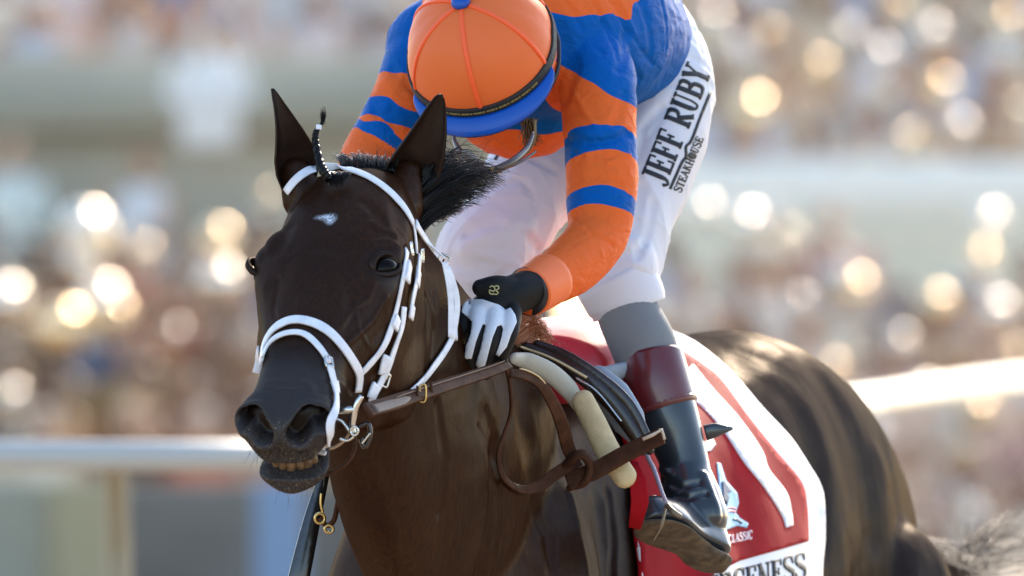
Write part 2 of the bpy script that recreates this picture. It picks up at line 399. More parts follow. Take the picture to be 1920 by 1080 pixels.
# forelimb veins and skin folds along the face
brush(hme, [([(640, 612), (662, 578), (690, 560), (702, 528)], .0065, .0030), ([(655, 640), (700, 600), (725, 556)], .0065, .0028), ([(668, 585), (672, 620), (690, 650)], .005, .0020), ([(560, 560), (552, 620), (556, 680)], .005, .0012), ([(520, 520), (512, 580), (516, 600)], .006, -.0025), ([(735, 640), (715, 675), (700, 700)], .010, -.003), ([(600, 700), (640, 720), (655, 745)], .012, .003), ([(632, 735), (640, 760)], .007, -.0025), ([(470, 705), (500, 716), (560, 716), (610, 722)], .006, .0022), ([(470, 722), (500, 730), (560, 730), (610, 735)], .005, -.0018), ([(500, 870), (540, 876), (585, 858)], .006, .0020), ([(505, 905), (545, 912), (590, 890)], .006, -.002), ([(680, 470), (650, 520), (655, 570)], .014, -.003), ([(540, 430), (520, 470)], .018, -.003), ([(700, 420), (740, 440)], .012, .0030), ([(685, 380), (720, 420)], .012, -.0030), ([(705, 455), (725, 452), (748, 465)], .010, .003),
            ([(700, 522), (725, 528), (745, 515)], .009, .002), ([(560, 655), (590, 700), (600, 730)], .014, -.002), ([(520, 720), (580, 722)], .014, .002), ([(912, 770), (934, 870), (940, 960), (922, 1080)], .009, -.0035), ([(898, 800), (918, 900), (915, 1000), (900, 1080)], .008, -.0022), ([(948, 930), (945, 1010), (935, 1080)], .007, -.0025), ([(1000, 940), (1030, 1000), (1035, 1080)], .02, -.004), ([(1070, 930), (1085, 1000), (1100, 1080)], .018, .004), ([(1140, 920), (1150, 1000), (1148, 1080)], .012, -.004), ([(700, 800), (710, 900), (740, 1000), (745, 1080)], .014, .0025), ([(820, 760), (835, 860), (825, 960)], .016, -.003), ([(690, 610), (660, 640), (640, 660)], .006, .0014), ([(800, 560), (812, 620), (805, 690)], .012, -.003), ([(600, 460), (640, 470), (680, 455)], .02, -.0015), ([(545, 470), (530, 540), (535, 610)], .014, -.0012), ([(650, 520), (640, 580), (630, 620)], .014, .0012)], hb)
mb = MB(); 
def from_me(me):
    return co(me), [tuple(p.vertices) for p in me.polygons]
mb.add(*from_me(hme), a=nmask)
nb = len(hme.vertices)
for e in (earL, earR): mb.add(*e)
for c, n_, sx in eyes:                  # eyelids
    t1 = Ah*.35+np.cross(n_, [0, 0, 1])*(1 if np.cross(n_, [0, 0, 1])@Ah > 0 else -1)*.8; t1 = t1-n_*(t1@n_); t1 /= np.linalg.norm(t1); t2 = np.cross(n_, t1); t2 = t2 if t2[2] > 0 else -t2
    for up_, th in ((1, .0046), (-1, .0034)):
        a = np.linspace(0, math.pi, 13)
        pts = [c-n_*.0065+t1*.0225*math.cos(x)+t2*up_*(.0180 if up_ > 0 else .0150)*math.sin(x)+n_*.0085*math.sin(x) for x in a]
        mb.add(*tube(pts, [th*.7]+[th]*11+[th*.7], n=10, seg=30, round_ends=True))
    a = np.linspace(.25, math.pi-.15, 9)    # brow fold
    pts = [c-n_*.005+t1*.026*math.cos(x)+t2*.0215*math.sin(x)+n_*.004*math.sin(x) for x in a]
    mb.add(*tube(pts, [.001]+[.0032]*7+[.001], n=10, seg=26))
horse = empty('racehorse', (-.1, .8, 0), 'dark bay racehorse in white bridle with small white star, cantering under the jockey', 'horse')
# ---- coat
def coat_material():
    m, nt, b = new_mat('bay_coat'); L = nt.links.new
    tc = N(nt, 'ShaderNodeTexCoord'); A = lambda n: N(nt, 'ShaderNodeAttribute', attribute_name=n).outputs['Fac']
    def noise(sc_, det=4, scale=None, dist=0):
        no = N(nt, 'ShaderNodeTexNoise'); no.inputs['Scale'].default_value = sc_; no.inputs['Detail'].default_value = det; no.inputs['Distortion'].default_value = dist
        if scale:
            mp = N(nt, 'ShaderNodeMapping'); mp.inputs['Scale'].default_value = scale; L(tc.outputs['Object'], mp.inputs[0]); L(mp.outputs[0], no.inputs['Vector'])
        else: L(tc.outputs['Object'], no.inputs['Vector'])
        return no.outputs['Fac']
    def mix(f, a, c):
        x = N(nt, 'ShaderNodeMix', data_type='RGBA')
        if isinstance(f, float): x.inputs[0].default_value = f
        else: L(f, x.inputs[0])
        for i, v in ((6, a), (7, c)):
            if isinstance(v, tuple): x.inputs[i].default_value = (*v, 1)
            else: L(v, x.inputs[i])
        return x.outputs[2]
    def mr(v, a, c, d=0, e=1):
        x = N(nt, 'ShaderNodeMapRange'); L(v, x.inputs[0]); x.inputs[1].default_value = a; x.inputs[2].default_value = c; x.inputs[3].default_value = d; x.inputs[4].default_value = e; return x.outputs[0]
    big = mr(noise(3.2, 3), .35, .65); fine = mr(noise(190, 4, (1, 1, .20)), .34, .66)
    c = mix(big, (.022, .0078, .0031), (.040, .0135, .0045)); c = mix(mr(fine, 0, 1, 0, .62), c, (.010, .0045, .0025))
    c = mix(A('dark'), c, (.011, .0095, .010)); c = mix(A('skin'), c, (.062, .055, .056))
    dust = mr(noise(520, 2), .62, .70); d2 = N(nt, 'ShaderNodeMath', operation='MULTIPLY'); L(dust, d2.inputs[0]); L(A('dust'), d2.inputs[1])
    c = mix(d2.outputs[0], c, (.30, .22, .13))
    star = N(nt, 'ShaderNodeMath', operation='MULTIPLY'); L(A('star'), star.inputs[0]); L(mr(noise(330, 4, (1, 1, .16)), .34, .56), star.inputs[1])
    c = mix(star.outputs[0], c, (.62, .64, .70)); c = mix(A('hole'), c, (.004, .0015, .0015)); L(c, b.inputs['Base Color'])  # nostril hollows painted near-black to deepen their shade
    ro = mr(noise(14, 3), .3, .7, .27, .40)
    b.inputs['Specular IOR Level'].default_value = 0; b.inputs['Roughness'].default_value = .9
    gs = N(nt, 'ShaderNodeBsdfGlossy'); L(ro, gs.inputs['Roughness']); gs.inputs['Color'].default_value = (.95, .86, .78, 1)
    lw = N(nt, 'ShaderNodeLayerWeight'); lw.inputs['Blend'].default_value = .35; fr_ = mr(lw.outputs['Facing'], .2, 1, .015, .030)
    rm = N(nt, 'ShaderNodeMath', operation='MULTIPLY'); L(fr_, rm.inputs[0]); L(mr(A('dry'), 0, 1, 1.15, .85), rm.inputs[1])
    ms = N(nt, 'ShaderNodeMixShader'); L(rm.outputs[0], ms.inputs[0]); L(b.outputs[0], ms.inputs[1]); L(gs.outputs[0], ms.inputs[2]); L(ms.outputs[0], nt.nodes['Material Output'].inputs[0])
    h1 = noise(700, 2, (1, 1, .2)); h2 = noise(60, 3, (1, 1, .5)); ad = N(nt, 'ShaderNodeMath', operation='MULTIPLY_ADD'); L(h2, ad.inputs[0]); ad.inputs[1].default_value = 2.0; L(h1, ad.inputs[2])
    bp = N(nt, 'ShaderNodeBump'); bp.inputs['Strength'].default_value = .5; bp.inputs['Distance'].default_value = .0012; L(ad.outputs[0], bp.inputs['Height']); L(bp.outputs[0], b.inputs['Normal']); bp2 = N(nt, 'ShaderNodeBump'); bp2.inputs['Strength'].default_value = .45; bp2.inputs['Distance'].default_value = .0008; L(ad.outputs[0], bp2.inputs['Height']); L(bp2.outputs[0], gs.inputs['Normal'])
    return m
M_coat = coat_material()
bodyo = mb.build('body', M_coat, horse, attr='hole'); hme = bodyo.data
V = co(hme); hl = (V-POLL)@np.stack([Wh, Ah, Nh], 1); x_, s_, z_ = hl.T
def sst(x, a, b): t = np.clip((x-a)/(b-a), 0, 1); return t*t*(3-2*t)
muz = sst(s_, .33, .44)*(s_ < .62)*(V[:, 1] < 0.02)*(abs(x_) < .13)*(z_ > -.22)
isear = np.zeros(len(V)); isear[nb:nb+len(earL[0])+len(earR[0])] = 1
eyem = np.zeros(len(V)); eyesk = np.zeros(len(V))
for c, n_, sx in eyes:
    d = np.linalg.norm(V-c, axis=1); eyem = np.maximum(eyem, fall(d, .045)); eyesk = np.maximum(eyesk, fall(np.linalg.norm(V-(c+U8([0, 0, -.028])), axis=1), .03)*.6)
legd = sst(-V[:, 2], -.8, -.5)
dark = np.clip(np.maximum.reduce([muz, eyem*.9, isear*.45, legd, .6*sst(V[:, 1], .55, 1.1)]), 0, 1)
stp = hit(bvh(hme), 611, 408)[0]
sg = lambda a, b_, p, q: np.exp(-((((V-U8(stp))@Wh-a)/p)**2+(((V-U8(stp))@Ah-b_)/q)**2))
star = np.clip(1.35*sg(.006, .001, .0085, .0085)+.95*sg(-.006, -.001, .011, .0048)+.6*sg(.009, .009, .005, .007)-.16, 0, 1)*(V[:, 1] < .2)
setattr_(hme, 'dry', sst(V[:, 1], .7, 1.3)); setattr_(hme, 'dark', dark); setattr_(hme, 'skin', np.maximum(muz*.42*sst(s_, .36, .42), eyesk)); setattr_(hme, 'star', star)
setattr_(hme, 'dust', sst(s_, .44, .50)*(abs(x_+.005) < .05)*(z_ > -.19)*(z_ < -.02)*(s_ < .6))
HB = bvh(hme)
# eyeballs
M_eye = simple('eye_brown', (.005, .0025, .0015), .07, spec=.12, coat=.0)
M_black = simple('pupil_black', (.002, .002, .003), .06, spec=.8)
for c, n_, sx in eyes:
    t1 = Ah*.35+np.cross(n_, [0, 0, 1])*(1 if np.cross(n_, [0, 0, 1])@Ah > 0 else -1)*.8; t1 = t1-n_*(t1@n_); t1 /= np.linalg.norm(t1); t2 = np.cross(n_, t1)
    e = MB().add(*ell(c-n_*(.0108 if sx > 0 else .0150), (.0196, .0166, .0172), [t1, t2, n_], 32, 20)).build('eye', M_eye, horse)
# teeth and gum
M_tooth = simple('tooth_enamel', (.17, .095, .045), .4, var=.55, vscale=120, spec=.6)
mbt = MB()
S0 = SQ(.57)-.010
for i in range(7):
    t = (i-3)/3.0; x = .030*math.sin(t*1.25); s = S0-.018*(1-math.cos(t*1.35)); 
    mbt.add(*tube([H(x+.0012*math.sin(i*5), s-.012, -.094), H(x, s-.007+.001*math.sin(i*3), -.110), H(x, s-.007, -.123-.0015*(i % 2))], [.0060, .0068, .0056], n=12, seg=10, asp=.85, up=tuple(Wh), round_ends=True))
mbt.build('teeth', M_tooth, horse)
# ------------------------------------------------------------------ glyphs, decals
from mathutils.geometry import delaunay_2d_cdt
def hit_n(b, px, py, ref):
    h, n = hit(b, px, py); return h, n
def decal(b, polys, step=5, lift=.002, thick=.0012, wav=0, maxd=None, dmin=None, offs=None):
    """cloth-like patches: outlines given where they are seen, each point dropped on the surface behind it"""
    out = MB()
    for poly in polys:
        poly = [p for p in poly]; pts = []
        for a, c in zip(poly, poly[1:]+poly[:1]):
            L = math.hypot(c[0]-a[0], c[1]-a[1]); k = max(1, int(L/step))
            pts += [(a[0]+(c[0]-a[0])*i/k, a[1]+(c[1]-a[1])*i/k) for i in range(k)]
        nbd = len(pts); xs = [p[0] for p in pts]; ys = [p[1] for p in pts]
        def inside(x, y):
            r = False
            for (x1, y1), (x2, y2) in zip(poly, poly[1:]+poly[:1]):
                if (y1 > y) != (y2 > y) and x < (x2-x1)*(y-y1)/(y2-y1)+x1: r = not r
            return r
        gx = np.arange(min(xs)+step*.5, max(xs), step); gy = np.arange(min(ys)+step*.5, max(ys), step)
        B = np.array(pts)
        for x in gx:
            for y in gy:
                if inside(x, y) and ((B[:, 0]-x)**2+(B[:, 1]-y)**2).min() > (step*.5)**2: pts.append((x, y))
        r = delaunay_2d_cdt([Vector(p) for p in pts], [], [list(range(nbd))], 1, 1e-4)
        v2, fs = [tuple(v) for v in r[0]], [list(f) for f in r[2]]
        P3 = []; N3 = []; ok = []
        for x, y in v2:
            h, n = hit(b, x, y)
            if h is None or (maxd and h.y > maxd) or (dmin and h.y < dmin): P3.append((0, 0, 0)); N3.append((0, -1, 0)); ok.append(False)
            else: P3.append(tuple(h)); N3.append(tuple(n)); ok.append(True)
        P3 = np.array(P3); N3 = np.array(N3); ok = np.array(ok); v2a = np.array(v2)
        if ok.mean() < .75: continue
        for i in np.where(~ok)[0]:
            dd = ((v2a[ok]-v2a[i])**2).sum(1); j = np.argsort(dd)[:4]; dep = P3[ok][j, 1].mean(); P3[i] = P(v2[i][0], v2[i][1], dep); N3[i] = N3[ok][j].mean(0)
        # smooth the normals a little
        A = [set() for _ in v2]
        for f in fs:
            for k in range(3): A[f[k]].update((f[k-1], f[(k+1) % 3]))
        for _ in range(2): N3 = np.array([N3[i]+sum(N3[j] for j in A[i]) for i in range(len(v2))]); N3 /= np.linalg.norm(N3, axis=1)[:, None]+1e-9
        z = np.full(len(v2), lift)
        if wav: z = z+wav(P3)
        top = P3+N3*(z+thick)[:, None]; bot = P3+N3*(z-.0005)[:, None]; n = len(v2)
        # orientation
        f0 = []
        for f in fs:
            a, c, d = top[f[0]], top[f[1]], top[f[2]]
            f0.append(f if np.dot(np.cross(c-a, d-a), N3[f[0]]) > 0 else f[::-1])
        ec = {}
        for f in f0:
            for k in range(len(f)): e = (f[k], f[(k+1) % len(f)]); ec[e] = 1
        side = [(a, c, c+n, a+n)[::-1] for (a, c) in ec if (c, a) not in ec]
        out.add(np.vstack([top, bot]), f0+[[i+n for i in f[::-1]] for f in f0]+side)
    return out
def trib(pts, wds):                    # flat outline of a stroke with varying width (2D)
    p = np.array(pts, float); w_ = np.array(wds, float)*np.ones(len(p)); T = np.gradient(p, axis=0); T /= np.linalg.norm(T, axis=1)[:, None]+1e-9
    S = np.stack([-T[:, 1], T[:, 0]], 1)*w_[:, None]/2
    return [tuple(x) for x in p+S]+[tuple(x) for x in (p-S)[::-1]]
TK, TN = .22, .085                     # thick and thin strokes of the slab letters
def cur(pts, n=9): return [tuple(x) for x in catm(pts, n)]
GL = {
 'J': [([(.40, 1), (.40, .25)], TK), (cur([(.40, .3), (.36, .06), (.18, -.05), (.04, .12)]), [TK, TK*.9, .16, .12, .1, .1, .12, .14, .16]), ([(.18, .96), (.62, .96)], TN)],
 'E': [([(.17, 1), (.17, 0)], TK), ([(0, .96), (.62, .96)], TN), ([(0, .04), (.66, .04)], TN), ([(.2, .52), (.46, .52)], TN), ([(.6, 1), (.6, .74)], TN), ([(.64, 0), (.64, .28)], TN), ([(.45, .66), (.45, .38)], TN)],
 'F': [([(.17, 1), (.17, 0)], TK), ([(0, .96), (.62, .96)], TN), ([(0, .04), (.38, .04)], TN), ([(.2, .52), (.46, .52)], TN), ([(.6, 1), (.6, .74)], TN), ([(.45, .66), (.45, .38)], TN)],
 'R': [([(.17, 1), (.17, 0)], TK), ([(0, .96), (.35, .96)], TN), ([(0, .04), (.36, .04)], TN), (cur([(.3, .96), (.58, .9), (.6, .62), (.28, .5)]), [TN, .12, .18, .2, .2, .18, .14, .1, TN]), ([(.34, .5), (.66, 0)], TK*.95), ([(.52, .04), (.78, .04)], TN)],
 'U': [([(.17, 1), (.17, .3)], TK), (cur([(.17, .32), (.24, .06), (.46, .04), (.56, .32)]), [TK, TK, .17, .12, TN, TN, TN, TN, TN]), ([(.56, 1), (.56, .3)], TN), ([(0, .96), (.36, .96)], TN), ([(.42, .96), (.70, .96)], TN)],
 'B': [([(.17, 1), (.17, 0)], TK), ([(0, .96), (.34, .96)], TN), ([(0, .04), (.34, .04)], TN), (cur([(.3, .96), (.56, .9), (.56, .62), (.28, .53)]), [TN, .12, .17, .19, .19, .17, .13, .1, TN]), (cur([(.28, .53), (.62, .46), (.62, .12), (.3, .04)]), [TN, .12, .18, .2, .2, .18, .14, .1, TN])],
 'Y': [([(.12, 1), (.38, .48)], TK), ([(.66, 1), (.40, .48)], TN), ([(.38, .52), (.38, 0)], TK), ([(0, .96), (.30, .96)], TN), ([(.52, .96), (.80, .96)], TN), ([(.22, .04), (.56, .04)], TN)],
 'S': [(cur([(.58, .78), (.48, .98), (.16, .96), (.10, .72), (.34, .54), (.62, .34), (.52, .03), (.18, .02), (.06, .26)], 22), [.06, .07, .08, .09, .1, .13, .16, .18, .2, .21, .22, .22, .21, .2, .18, .16, .13, .1, .09, .08, .07, .06]), ([(.6, .99), (.6, .70)], TN*.8), ([(.06, .3), (.06, 0)], TN*.8)],
 "'": [([(.14, 1.02), (.08, .74)], .15)],
 'I': [([(.22, 1), (.22, 0)], TK), ([(.04, .96), (.40, .96)], TN), ([(.04, .04), (.40, .04)], TN)],
 'C': [(cur([(.66, .74), (.52, .98), (.22, .96), (.08, .5), (.22, .04), (.52, .0), (.68, .24)], 20), [.06, .07, .08, .1, .12, .15, .18, .2, .21, .22, .22, .21, .2, .18, .15, .12, .1, .08, .07, .06]), ([(.66, .99), (.66, .68)], TN)],
 'N': [([(.14, 1), (.14, 0)], TN), ([(.12, .98), (.66, .03)], TK*.95), ([(.66, 1), (.66, 0)], TN), ([(0, .96), (.26, .96)], TN), ([(.52, .96), (.8, .96)], TN), ([(0, .04), (.28, .04)], TN)],
 'A': [([(.1, 0), (.38, 1)], TN), ([(.36, 1), (.66, 0)], TK*.9), ([(.2, .34), (.55, .34)], TN), ([(0, .04), (.24, .04)], TN), ([(.5, .04), (.8, .04)], TN)],
 'L': [([(.17, 1), (.17, 0)], TK), ([(0, .96), (.34, .96)], TN), ([(0, .04), (.58, .04)], TN), ([(.57, 0), (.57, .26)], TN)],
 'P': [([(.17, 1), (.17, 0)], TK), ([(0, .96), (.34, .96)], TN), ([(0, .04), (.34, .04)], TN), (cur([(.3, .96), (.60, .9), (.60, .56), (.28, .46)]), [TN, .12, .18, .2, .2, .18, .14, .1, TN])],
 'T': [([(.33, 1), (.33, 0)], TK), ([(.02, .96), (.64, .96)], TN), ([(.04, 1), (.04, .76)], TN), ([(.62, 1), (.62, .76)], TN), ([(.16, .04), (.5, .04)], TN)],
 'K': [([(.17, 1), (.17, 0)], TK), ([(0, .96), (.34, .96)], TN), ([(0, .04), (.34, .04)], TN), ([(.25, .45), (.6, .98)], TN), ([(.34, .55), (.66, 0)], TK*.9)],
 'H': [([(.15, 1), (.15, 0)], TK), ([(.62, 1), (.62, 0)], TK), ([(.15, .5), (.62, .5)], TN), ([(0, .96), (.3, .96)], TN), ([(0, .04), (.3, .04)], TN), ([(.47, .96), (.77, .96)], TN), ([(.47, .04), (.77, .04)], TN)],
 'O': [(cur([(.38, .98), (.10, .82), (.10, .18), (.38, .02), (.66, .18), (.66, .82), (.385, .98)], 24), [.08, .1, .14, .18, .2, .21, .2, .18, .14, .1, .08, .08, .08, .1, .14, .18, .2, .21, .2, .18, .14, .1, .08, .08])],
}
ADV = {'J': .66, 'I': .48, "'": .28, 'F': .70, 'E': .74, 'L': .68, 'S': .74, 'C': .80, 'N': .86, 'A': .84, 'R': .84, 'Y': .84, 'K': .82, 'H': .86, 'O': .82, 'T': .74, ' ': .42}
def word(text, p0, xdir, ydir, bend=None, mono=1.0):
    """outlines of a word: p0 lower left, xdir/ydir pixel vectors of one letter height along and up"""
    out = []; u = 0
    for ch in text:
        for pts, wd in GL.get(ch, []):
            if len(pts) == 2 and isinstance(wd, (int, float)): pass
            pl = trib(pts, np.array(wd)*mono)
            q = []
            for a, c in pl:
                X = u+a*1.0; q.append((p0[0]+xdir[0]*X+ydir[0]*c+(bend(X)[0] if bend else 0), p0[1]+xdir[1]*X+ydir[1]*c+(bend(X)[1] if bend else 0)))
            out.append(q)
        u += ADV.get(ch, .78)
    return out
# ------------------------------------------------------------------ the jockey
def waves(V, f, seed, dirs=5, sharp=2):
    r = np.random.default_rng(seed); s = np.zeros(len(V))
    for i in range(dirs):
        d = r.normal(size=3); d /= np.linalg.norm(d); e = np.cross(d, r.normal(size=3)); ph = r.uniform(0, 6.28, 2)
        s += 1-np.abs(np.sin((V@d)*f*r.uniform(.7, 1.4)+1.4*np.sin((V@e)*f*.5+ph[1])+ph[0]))**(1/sharp)
    return s/dirs-.35
jockey = empty('jockey', P(1100, 300, 1.1), 'jockey in orange and blue hooped silks and white breeches, bent low over the horse', 'person')
JN = []
def near_t(V, axis, n=80):
    """distance to an axis curve and arc position along it"""
    q = catm([tuple(a) for a in axis], n); L = np.r_[0, np.cumsum(np.linalg.norm(np.diff(q, axis=0), axis=1))]
    best = np.full(len(V), 1e9); tt = np.zeros(len(V))
    for i in range(n-1):
        a, c = q[i], q[i+1]; ab = c-a; t = ((V-a)@ab)/(ab@ab)
        if i > 0: t = np.maximum(t, 0)
        if i < n-2: t = np.minimum(t, 1)
        d = np.linalg.norm(V-(a+np.clip(t, 0, 1)[:, None]*ab), axis=1); m = d < best-1e-7; best[m] = d[m]; tt[m] = (L[i]+t*(L[i+1]-L[i]))[m]
    return best, tt, q, L
def arc_at(q, L, pos):                 # arc position of the point of the axis closest to pos
    i = np.argmin(np.linalg.norm(q-np.asarray(tuple(pos)), axis=1)); return L[i]
shL, elL, wrL = P(1112, 120, .74), P(1124, 452, .60), P(1003, 540, .44)
armL = [P(1085, 60, .82), P(1118, 150, .73), P(1124, 230, .69), P(1127, 300, .66), P(1127, 380, .63), P(1118, 445, .60), P(1070, 500, .53), P(1003, 541, .44)]
radL = [.055, .060, .0545, .0545, .0515, .0455, .043, .033]
armR = [P(840, 60, .86), P(792, 110, .84), P(768, 180, .82), P(730, 255, .80), P(698, 310, .78), P(690, 380, .70), P(684, 480, .58), P(680, 550, .50)]
radR = [.055, .055, .054, .053, .050, .044, .036, .030]
torso = [P(905, 70, .72), P(960, 60, .80), P(1050, 50, .92), P(1100, 56, 1.00), P(1132, 64, 1.10)]
radT = [.09, .135, .150, .130, .118]
Uz = (0, -.35, 1)
sil = [tube(armL, radL, n=28, seg=60), tube(armR, radR, n=28, seg=60), tube(torso, radT, n=36, seg=40, asp=1.15, up=Uz, round_ends=True),
       ell(P(1085, 110, .82), (.085, .08, .085)), ell(P(815, 90, .86), (.075, .07, .075)), ell(P(975, 205, .88), (.10, .09, .075))]
sme = remesh(sil, .0034, 8, .5)
V = co(sme)
dL, tL, qL, LL = near_t(V, armL); dR, tR, qR, LR = near_t(V, armR); dT, tT, qT, LT = near_t(V, torso)
# cloth folds: gathered at the elbow, stretched over the back
N_ = nrm(sme); f = waves(V, 38, 3, 5, 2.6)*.006+waves(V, 90, 5, 4, 2)*.0020
amp = .5+.9*np.exp(-((tL-arc_at(qL, LL, P(1124, 300, .66)))/.05)**2)*(dL < .08)+.9*(dT < .2)*(dL > .08)
setco(sme, V+N_*(f*amp)[:, None]); smooth_me(sme, 1, .4); sbv = bvh(sme)
brush(sme, [([(1062, 258), (1100, 268), (1150, 262), (1180, 250)], .012, -.005), ([(1060, 245), (1110, 252), (1150, 246)], .014, .004), ([(1150, 235), (1160, 215), (1170, 180)], .012, -.003),
            ([(1075, 285), (1120, 300), (1160, 296)], .008, -.003), ([(1085, 300), (1130, 288)], .007, -.002), ([(1050, 60), (1075, 130), (1060, 180)], .02, -.006), ([(1160, 130), (1180, 60), (1150, 0)], .014, -.005),
            ([(1195, 180), (1220, 100), (1200, 0)], .014, -.004), ([(1120, 330), (1160, 345)], .012, -.003), ([(1110, 0), (1140, 60), (1160, 110)], .008, -.003), ([(1240, 0), (1250, 90)], .01, -.003), ([(1130, 40), (1175, 90), (1200, 150)], .007, -.0035), ([(1150, 20), (1200, 90), (1225, 120)], .006, -.003), ([(1060, 0), (1090, 50), (1130, 100)], .008, -.003), ([(1080, 180), (1110, 230), (1130, 262)], .008, .003), ([(1100, 290), (1140, 305), (1180, 290)], .006, .0035), ([(1078, 400), (1110, 440), (1150, 460)], .007, -.003), ([(1090, 425), (1130, 480)], .007, .0025), ([(1100, 360), (1150, 375), (1180, 365)], .008, -.002), ([(700, 210), (740, 235), (780, 240)], .010, -.003), ([(735, 130), (770, 165), (800, 180)], .010, -.003), ([(1035, 70), (1050, 120), (1045, 180)], .01, .004)], sbv)
V = co(sme)
def signed(t, bounds, first):          # alternating bands: + orange, - blue, smooth zero crossings
    b_ = np.array(bounds); s = np.full(len(t), 1e9); k = np.searchsorted(b_, t); s = np.min(np.abs(t[:, None]-b_[None]), axis=1)
    sg = np.where(k % 2 == 0, first, -first); return s*sg
axp = lambda px, py, arm: near_t(np.array([tuple(P(px, py, .66 if arm is armL else .8))]), arm)[1][0]
bL = [axp(1122, y, armL) for y in (152, 256, 313, 397)]+[axp(1120, 436, armL)]
# the first boundary (shoulder seam) runs obliquely
obl = (V@U8([.45, 0, 1.0])); dBx = np.where(True, 0, 0)
hL = signed(tL, bL, -1)
seam = (V-U8(tuple(P(1105, 152, .68))))@(U8([.50, 0, .86]))*-1.0      # + below the seam
hL = np.where(tL < bL[1]-.02, np.minimum(np.abs(hL*0+1e-9)+seam, bL[1]-tL), hL)
bR = [axp(*c, armR) for c in ((765, 150), (746, 205), (728, 243), (718, 259), (706, 280))]
hR = signed(tR, bR, -1)*1.0
hT = np.minimum(1e9, -(tT-arc_at(qT, LT, P(1195, 60, 1.1)))); up38 = (V-U8(tuple(P(1100, 36, .9))))@U8([.05, 0, 1.0])
xx = (V-U8(tuple(P(1188, 20, .95))))@U8([-1, 0, .3])
chest = (U8(tuple(P(960, 262, .75)))-V)@U8([0.05, 0, 1]); hT = np.maximum(np.minimum(up38, xx), np.minimum(chest+.012, .035-np.abs(chest-.01)))
wob = lambda k: .0028*np.sin(V@U8([70, 40, 25.])+k)+.0016*np.sin(V@U8([-40, 90, 130.])+2*k)
hL = hL+wob(1)*.6; hR = hR+wob(2)*1.5; hT = hT+wob(3)
setattr_(sme, 'hL', hL); setattr_(sme, 'hR', hR); setattr_(sme, 'hT', hT)
setattr_(sme, 'selL', (dT-.145)*-.0+ (.078-dL)); setattr_(sme, 'selR', .073-dR)
def silk_material():
    m, nt, b = new_mat('silk_hoops'); L = nt.links.new
    A = lambda n: N(nt, 'ShaderNodeAttribute', attribute_name=n).outputs['Fac']
    def gt(v, t=0):
        x = N(nt, 'ShaderNodeMath', operation='GREATER_THAN'); L(v, x.inputs[0]); x.inputs[1].default_value = t; return x.outputs[0]
    def mixf(f, a, c):
        x = N(nt, 'ShaderNodeMix', data_type='FLOAT'); L(f, x.inputs[0]); L(a, x.inputs[2]); L(c, x.inputs[3]); return x.outputs[0]
    h = mixf(gt(A('selR')), A('hT'), A('hR')); h = mixf(gt(A('selL')), h, A('hL'))
    x = N(nt, 'ShaderNodeMix', data_type='RGBA'); L(gt(h), x.inputs[0]); x.inputs[6].default_value = (.001, .095, .37, 1); x.inputs[7].default_value = (.80, .135, .026, 1)
    L(x.outputs[2], b.inputs['Base Color']); b.inputs['Roughness'].default_value = .55; b.inputs['Specular IOR Level'].default_value = .07
    b.inputs['Sheen Weight'].default_value = .0
    tc = N(nt, 'ShaderNodeTexCoord'); mp = N(nt, 'ShaderNodeMapping'); mp.inputs['Scale'].default_value = (1, .6, 1.4); L(tc.outputs['Object'], mp.inputs[0])
    n1 = N(nt, 'ShaderNodeTexNoise'); n1.inputs['Scale'].default_value = 28; n1.inputs['Detail'].default_value = 3; n1.inputs['Distortion'].default_value = 1.2; L(mp.outputs[0], n1.inputs['Vector'])
    n2 = N(nt, 'ShaderNodeTexNoise'); n2.inputs['Scale'].default_value = 1500; L(tc.outputs['Object'], n2.inputs['Vector'])
    ad = N(nt, 'ShaderNodeMath', operation='MULTIPLY_ADD'); L(n2.outputs['Fac'], ad.inputs[0]); ad.inputs[1].default_value = .06; L(n1.outputs['Fac'], ad.inputs[2])
    bp = N(nt, 'ShaderNodeBump'); bp.inputs['Strength'].default_value = .7; bp.inputs['Distance'].default_value = .008; L(ad.outputs[0], bp.inputs['Height']); L(bp.outputs[0], b.inputs['Normal'])
    return m
silks = link('silks', sme, silk_material(), jockey)
M_orange = simple('orange_cloth', (.80, .15, .032), .5, bump=.25, bscale=1200, spec=.25)
M_orange2 = simple('orange_cuff', (.88, .16, .03), .55, bump=.2, bscale=900)
M_blue = simple('blue_peak', (.002, .075, .40), .35, spec=.4)
M_white = simple('white_breeches', (.74, .72, .75), .65, bump=.9, bscale=17, spec=.15)
M_blk = simple('black_neoprene', (.006, .006, .0065), .6, spec=.25, bump=.35, bscale=700)
# cuff of the near sleeve
j = MB(); j.add(*tube([P(1030, 523, .475), P(1003, 541, .44), P(992, 548, .425)], [.0385, .0365, .035], n=26, seg=14)).build('sleeve_cuff', M_orange2, jockey)
